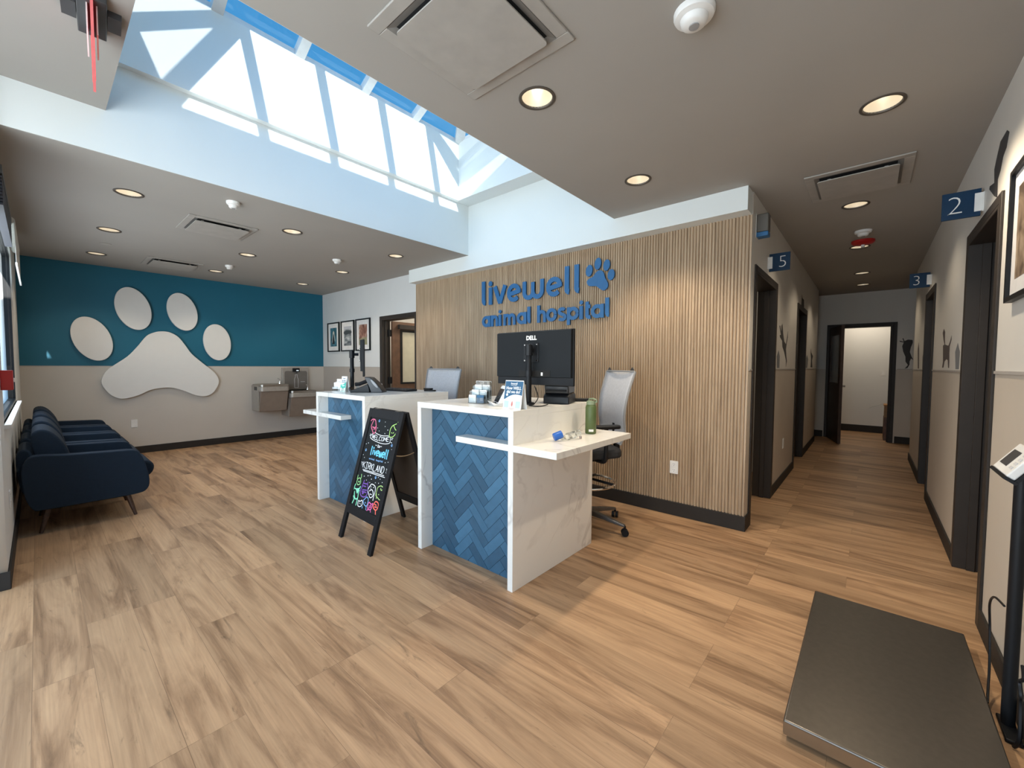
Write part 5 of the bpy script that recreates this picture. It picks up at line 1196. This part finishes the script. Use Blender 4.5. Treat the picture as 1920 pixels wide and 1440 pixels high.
# ------------------------------------------------------------------ floor scale
t = thing('floor_scale', 'low brushed steel floor scale platform for weighing pets', 'scale', (2.25, -.09, 0))
m = MB(); m.box(-.55, .575, -.285, .283, .018, .072); m.build('platform', M_STEELD if False else mat('dark_brushed_steel', (.17, .155, .135), .34, metal=.85, scale=40), t, bevel=.006)
m = MB(); m.box(-.5505, -.5485, -.283, .281, .02, .064); m.build('front_trim', mat('warm_steel', (.35, .26, .17), .35, metal=.8), t)
for x in (-.47, .5):
    for y in (-.22, .22): MB().lathe([(.03, 0), (.03, .012), (.018, .018)], (x, y, 0), 16).build('foot', M_BLACK, t, smooth=True)
t = thing('scale_display', 'white scale display on a black post against the side wall', 'scale display', (2.305, -.425, 0))
m = MB(); m.tube([(0, 0, .01), (0, 0, .95)], .019, n=14); m.build('post', M_BLACK, t, smooth=True)
m = MB(); m.box(-.10, .05, -.022, .022, 0, .014); m.build('base', M_BLACK, t, bevel=.004)
A = Matrix.Translation((-.095, .03, 1.0)) @ Matrix.Rotation(-PI / 2, 4, 'Z') @ Matrix.Rotation(.6, 4, 'Y')
# display head: looks toward -x/+y, tilted back
h = MB(); h.box(-.012, .012, -.10, .10, -.055, .055, A); h.build('head', M_WPLASTIC, t, bevel=.004)
s = MB(); s.box(-.0135, -.0122, -.015, .075, -.030, .030, A); s.build('screen', M_DARKGREY, t)
s = MB(); s.box(-.013, .022, -.104, .104, -.066, -.0555, A); s.box(.0125, .022, -.104, .104, -.055, .058, A); s.build('head_back', M_BLACK, t)
s = MB()
for k in range(4): s.box(-.0138, -.0122, -.08, -.05, -.03 + k * .017, -.02 + k * .017, A)
s.build('buttons', M_LGREY, t)
tag(MB().tube(smooth_open([(2.30, -.40, .45), (2.42, -.395, .43), (2.52, -.40, .36), (2.56, -.41, .25), (2.50, -.405, .12), (2.42, -.392, .05), (2.37, -.385, .03)], 6), .004, n=6).build('scale_cable', M_BLACK, smooth=True), 'thin black cable hanging from the scale post down to the platform', 'cable')
tag(MB().tube(smooth_open([(2.19, -.43, .30), (2.16, -.428, .27), (2.19, -.425, .24), (2.17, -.426, .20), (2.19, -.43, .17), (2.17, -.428, .05), (2.185, -.42, .007)], 6), .006, n=6).build('coiled_cord', M_BLACK, smooth=True), 'bunched black cord tied low behind the scale post', 'cable')

# ------------------------------------------------------------------ things on the window wall
t = thing('fire_alarm_pull', 'red fire alarm pull station on the window wall', 'fire alarm', (XL, 3.97, 1.22))
box('wall_mount', M_RED, (.0005, .05, -.045, .045, -.06, .06), t, bevel=.004)
MB().box(.0505, .056, -.03, .03, -.012, .012).build('pull_bar', M_WPLASTIC, t)
t = thing('slat_blind', 'dark slat blind stacked at the top of the window, at its entry end', 'blind', (XL, 4.66, 2.36))
m = MB(); m.box(.002, .045, -.70, .70, .10, .15); m.build('head_rail', M_DARKGREY, t)
m = MB()
for k in range(9): m.box(.004, .043, -.69, .69, -.085 + k * .020, -.085 + k * .020 + .013)
m.build('slats', mat('dark_blue_grey_slat', (.045, .05, .07), .5), t)
t = thing('roller_shade', 'white fabric roller shade partly lowered over the window by the armchairs', 'blind', (XL, 6.07, 2.5))
MB().tube([(.035, -.70, 0), (.035, .70, 0)], .028, n=16).build('roll', mat('white_shade_fabric', (.70, .70, .66), .8), t, smooth=True)
MB().box(.058, .061, -.70, .70, -.34, 0).build('fabric', mat('white_shade_fabric', (.70, .70, .66)), t)
MB().box(.054, .066, -.70, .70, -.36, -.34).build('hem_bar', M_WPLASTIC, t)

# ------------------------------------------------------------------ things seen through the doorways
t = thing('storage_cabinet', 'dark brown wooden cabinet just inside the end doorway', 'cabinet', (10.32, -.36, 0))
box('body', mat('red_brown_wood', (.14, .065, .035), .5, scale=14, var=.2), (-.22, .22, -.30, .14, 0, .42), t, bevel=.004)
box('door', mat('red_brown_wood', (.14, .065, .035)), (-.232, -.2205, -.27, .12, .04, .39), t)
t = thing('cardboard_box', 'light brown box on top of the cabinet inside the end doorway', 'box', (10.32, -.36, .4205))
box('carton', mat('tan_board', (.36, .22, .12), .8), (-.2, .2, -.27, .135, 0, .20), t)
box('lid', M_CARDBOARD, (-.21, .21, -.28, .145, .2005, .225), t)
tag(MB().tube([(10.24, -.40, .765), (10.12, .00, .575)], .006, n=6).build('hanging_rod', M_WPLASTIC, smooth=True), 'thin white rod leaning out from the box inside the end doorway', 'rod')
t = thing('equipment_cart', 'dark equipment cart glimpsed through the room 5 doorway', 'cart', (5.0, 1.45, 0))
m = MB()
for z in (.12, .62, 1.02): m.box(-.3, .3, -.25, .25, z, z + .03)
m.build('trays', M_BLACK, t)
for x in (-.28, .28):
    for y in (-.23, .23): MB().tube([(x, y, 0), (x, y, 1.05)], .014).build('post', M_DARKGREY, t, smooth=True)
t = thing('storage_bin', 'orange bin on the cart inside room 5', 'bin', (5.0, 1.45, 1.0505))
box('tub', mat('orange_plastic', (.5, .19, .04), .5), (-.22, .22, -.18, .18, 0, .17), t, bevel=.01)
box('rim', mat('orange_plastic', (.5, .19, .04)), (-.235, .235, -.195, .195, .1705, .19), t)

# ------------------------------------------------------------------ light
def lamp(kind, name, loc, energy, col, **k):
    d = bpy.data.lights.new(name, kind); d.energy = energy; d.color = col
    o = bpy.data.objects.new(name, d); COL.objects.link(o); o.location = loc
    for a, v in k.items(): setattr(d, a, v)
    return o
def aim(o, to):
    o.rotation_euler = (Vector(to) - Vector(o.location)).to_track_quat('-Z', 'Y').to_euler()
WARM = (1.0, .83, .62)
for i, (x, y) in enumerate(LIGHTS):
    e = (72 if i < 3 else 17 if i < 6 else 5) if i < 7 else 19
    o = lamp('SPOT', 'downlight_lamp', (x, y, ZC - .012), e, WARM, spot_size=math.radians(118), spot_blend=.55, shadow_soft_size=.045)
sun = lamp('SUN', 'sun', (-2, -6, 8), 9.0, (1.0, .96, .90), angle=math.radians(.6))
aim(sun, Vector(sun.location) + Vector((.17, 1, -.424)))
# daylight through the entry glazing and the waiting room windows
o = lamp('AREA', 'entry_daylight', (-1.33, 1.65, 1.35), 92, (.80, .90, 1.0), shape='RECTANGLE', size=2.4, size_y=3.8); o.rotation_euler = (0, -PI / 2, 0)
o = lamp('AREA', 'window_daylight', (XL - .005, 4.8, 1.6), 14, (.82, .91, 1.0), shape='RECTANGLE', size=1.4, size_y=1.3); o.rotation_euler = (0, -PI / 2, 0)
o = lamp('AREA', 'window_daylight', (XL - .005, 6.1, 1.5), 14, (.82, .91, 1.0), shape='RECTANGLE', size=1.2, size_y=1.3); o.rotation_euler = (0, -PI / 2, 0)
o = lamp('AREA', 'skylight_portal', (1.85, 2.83, 3.9), 60, (.80, .90, 1.0), shape='RECTANGLE', size=2.9, size_y=1.75)
o.data.cycles.is_portal = True
for x, y, e in ((10.55, .1, 13), (4.7, 5.4, 22), (4.9, 1.8, 6)):
    lamp('AREA', 'room_lamp', (x, y, ZC - .05), e, (1, .86, .68), size=.5)

w = bpy.data.worlds.new('sky'); SC.world = w; w.use_nodes = True; nt = w.node_tree; nt.nodes.clear(); L = nt.links.new
out = nt.nodes.new('ShaderNodeOutputWorld'); bg = nt.nodes.new('ShaderNodeBackground'); tc = nt.nodes.new('ShaderNodeTexCoord'); sp = nt.nodes.new('ShaderNodeSeparateXYZ')
L(tc.outputs['Generated'], sp.inputs[0])
rp = nt.nodes.new('ShaderNodeValToRGB'); L(sp.outputs['Z'], rp.inputs['Fac']); e = rp.color_ramp.elements
e[0].position = 0.0; e[0].color = (1.7, 1.85, 1.9, 1); e[1].position = .75; e[1].color = (.05, .28, .60, 1)
k = e.new(.12); k.color = (.85, 1.05, 1.2, 1); k = e.new(.32); k.color = (.11, .42, .78, 1)
# the sky is brighter on the sun's side
dt = nt.nodes.new('ShaderNodeVectorMath'); dt.operation = 'DOT_PRODUCT'; dt.inputs[1].default_value = Vector((-.35, -.85, .40)).normalized(); L(tc.outputs['Generated'], dt.inputs[0])
mr = nt.nodes.new('ShaderNodeMapRange'); mr.interpolation_type = 'SMOOTHSTEP'; mr.inputs['From Min'].default_value = .0; mr.inputs['From Max'].default_value = 1.0; mr.inputs['To Min'].default_value = 1.0; mr.inputs['To Max'].default_value = 4.0
L(dt.outputs['Value'], mr.inputs['Value'])
L(rp.outputs['Color'], bg.inputs['Color']); L(mr.outputs[0], bg.inputs['Strength']); L(bg.outputs[0], out.inputs['Surface'])

# ------------------------------------------------------------------ camera
cd = bpy.data.cameras.new('camera'); cam = bpy.data.objects.new('camera', cd); COL.objects.link(cam); SC.camera = cam
cd.sensor_width = 36; cd.lens = 772.06 / 1920 * 36; cd.clip_start = .02
cam.matrix_world = Matrix(((0.65579156, 0.02944371, -0.75436761, 0), (-0.75492596, 0.03209033, -0.65502443, 0), (0.00492156, 0.99905119, 0.04327238, 1.32), (0, 0, 0, 1)))
SC.view_settings.view_transform = 'Standard'; SC.view_settings.exposure = 0.0
SC.cycles.use_denoising = True
SC.cycles.use_adaptive_sampling = True; SC.cycles.adaptive_threshold = .02
SC.cycles.max_bounces = 8; SC.cycles.diffuse_bounces = 4; SC.cycles.glossy_bounces = 4; SC.cycles.transparent_max_bounces = 12
SC.cycles.sample_clamp_indirect = 6
SC.cycles.caustics_reflective = False; SC.cycles.caustics_refractive = False
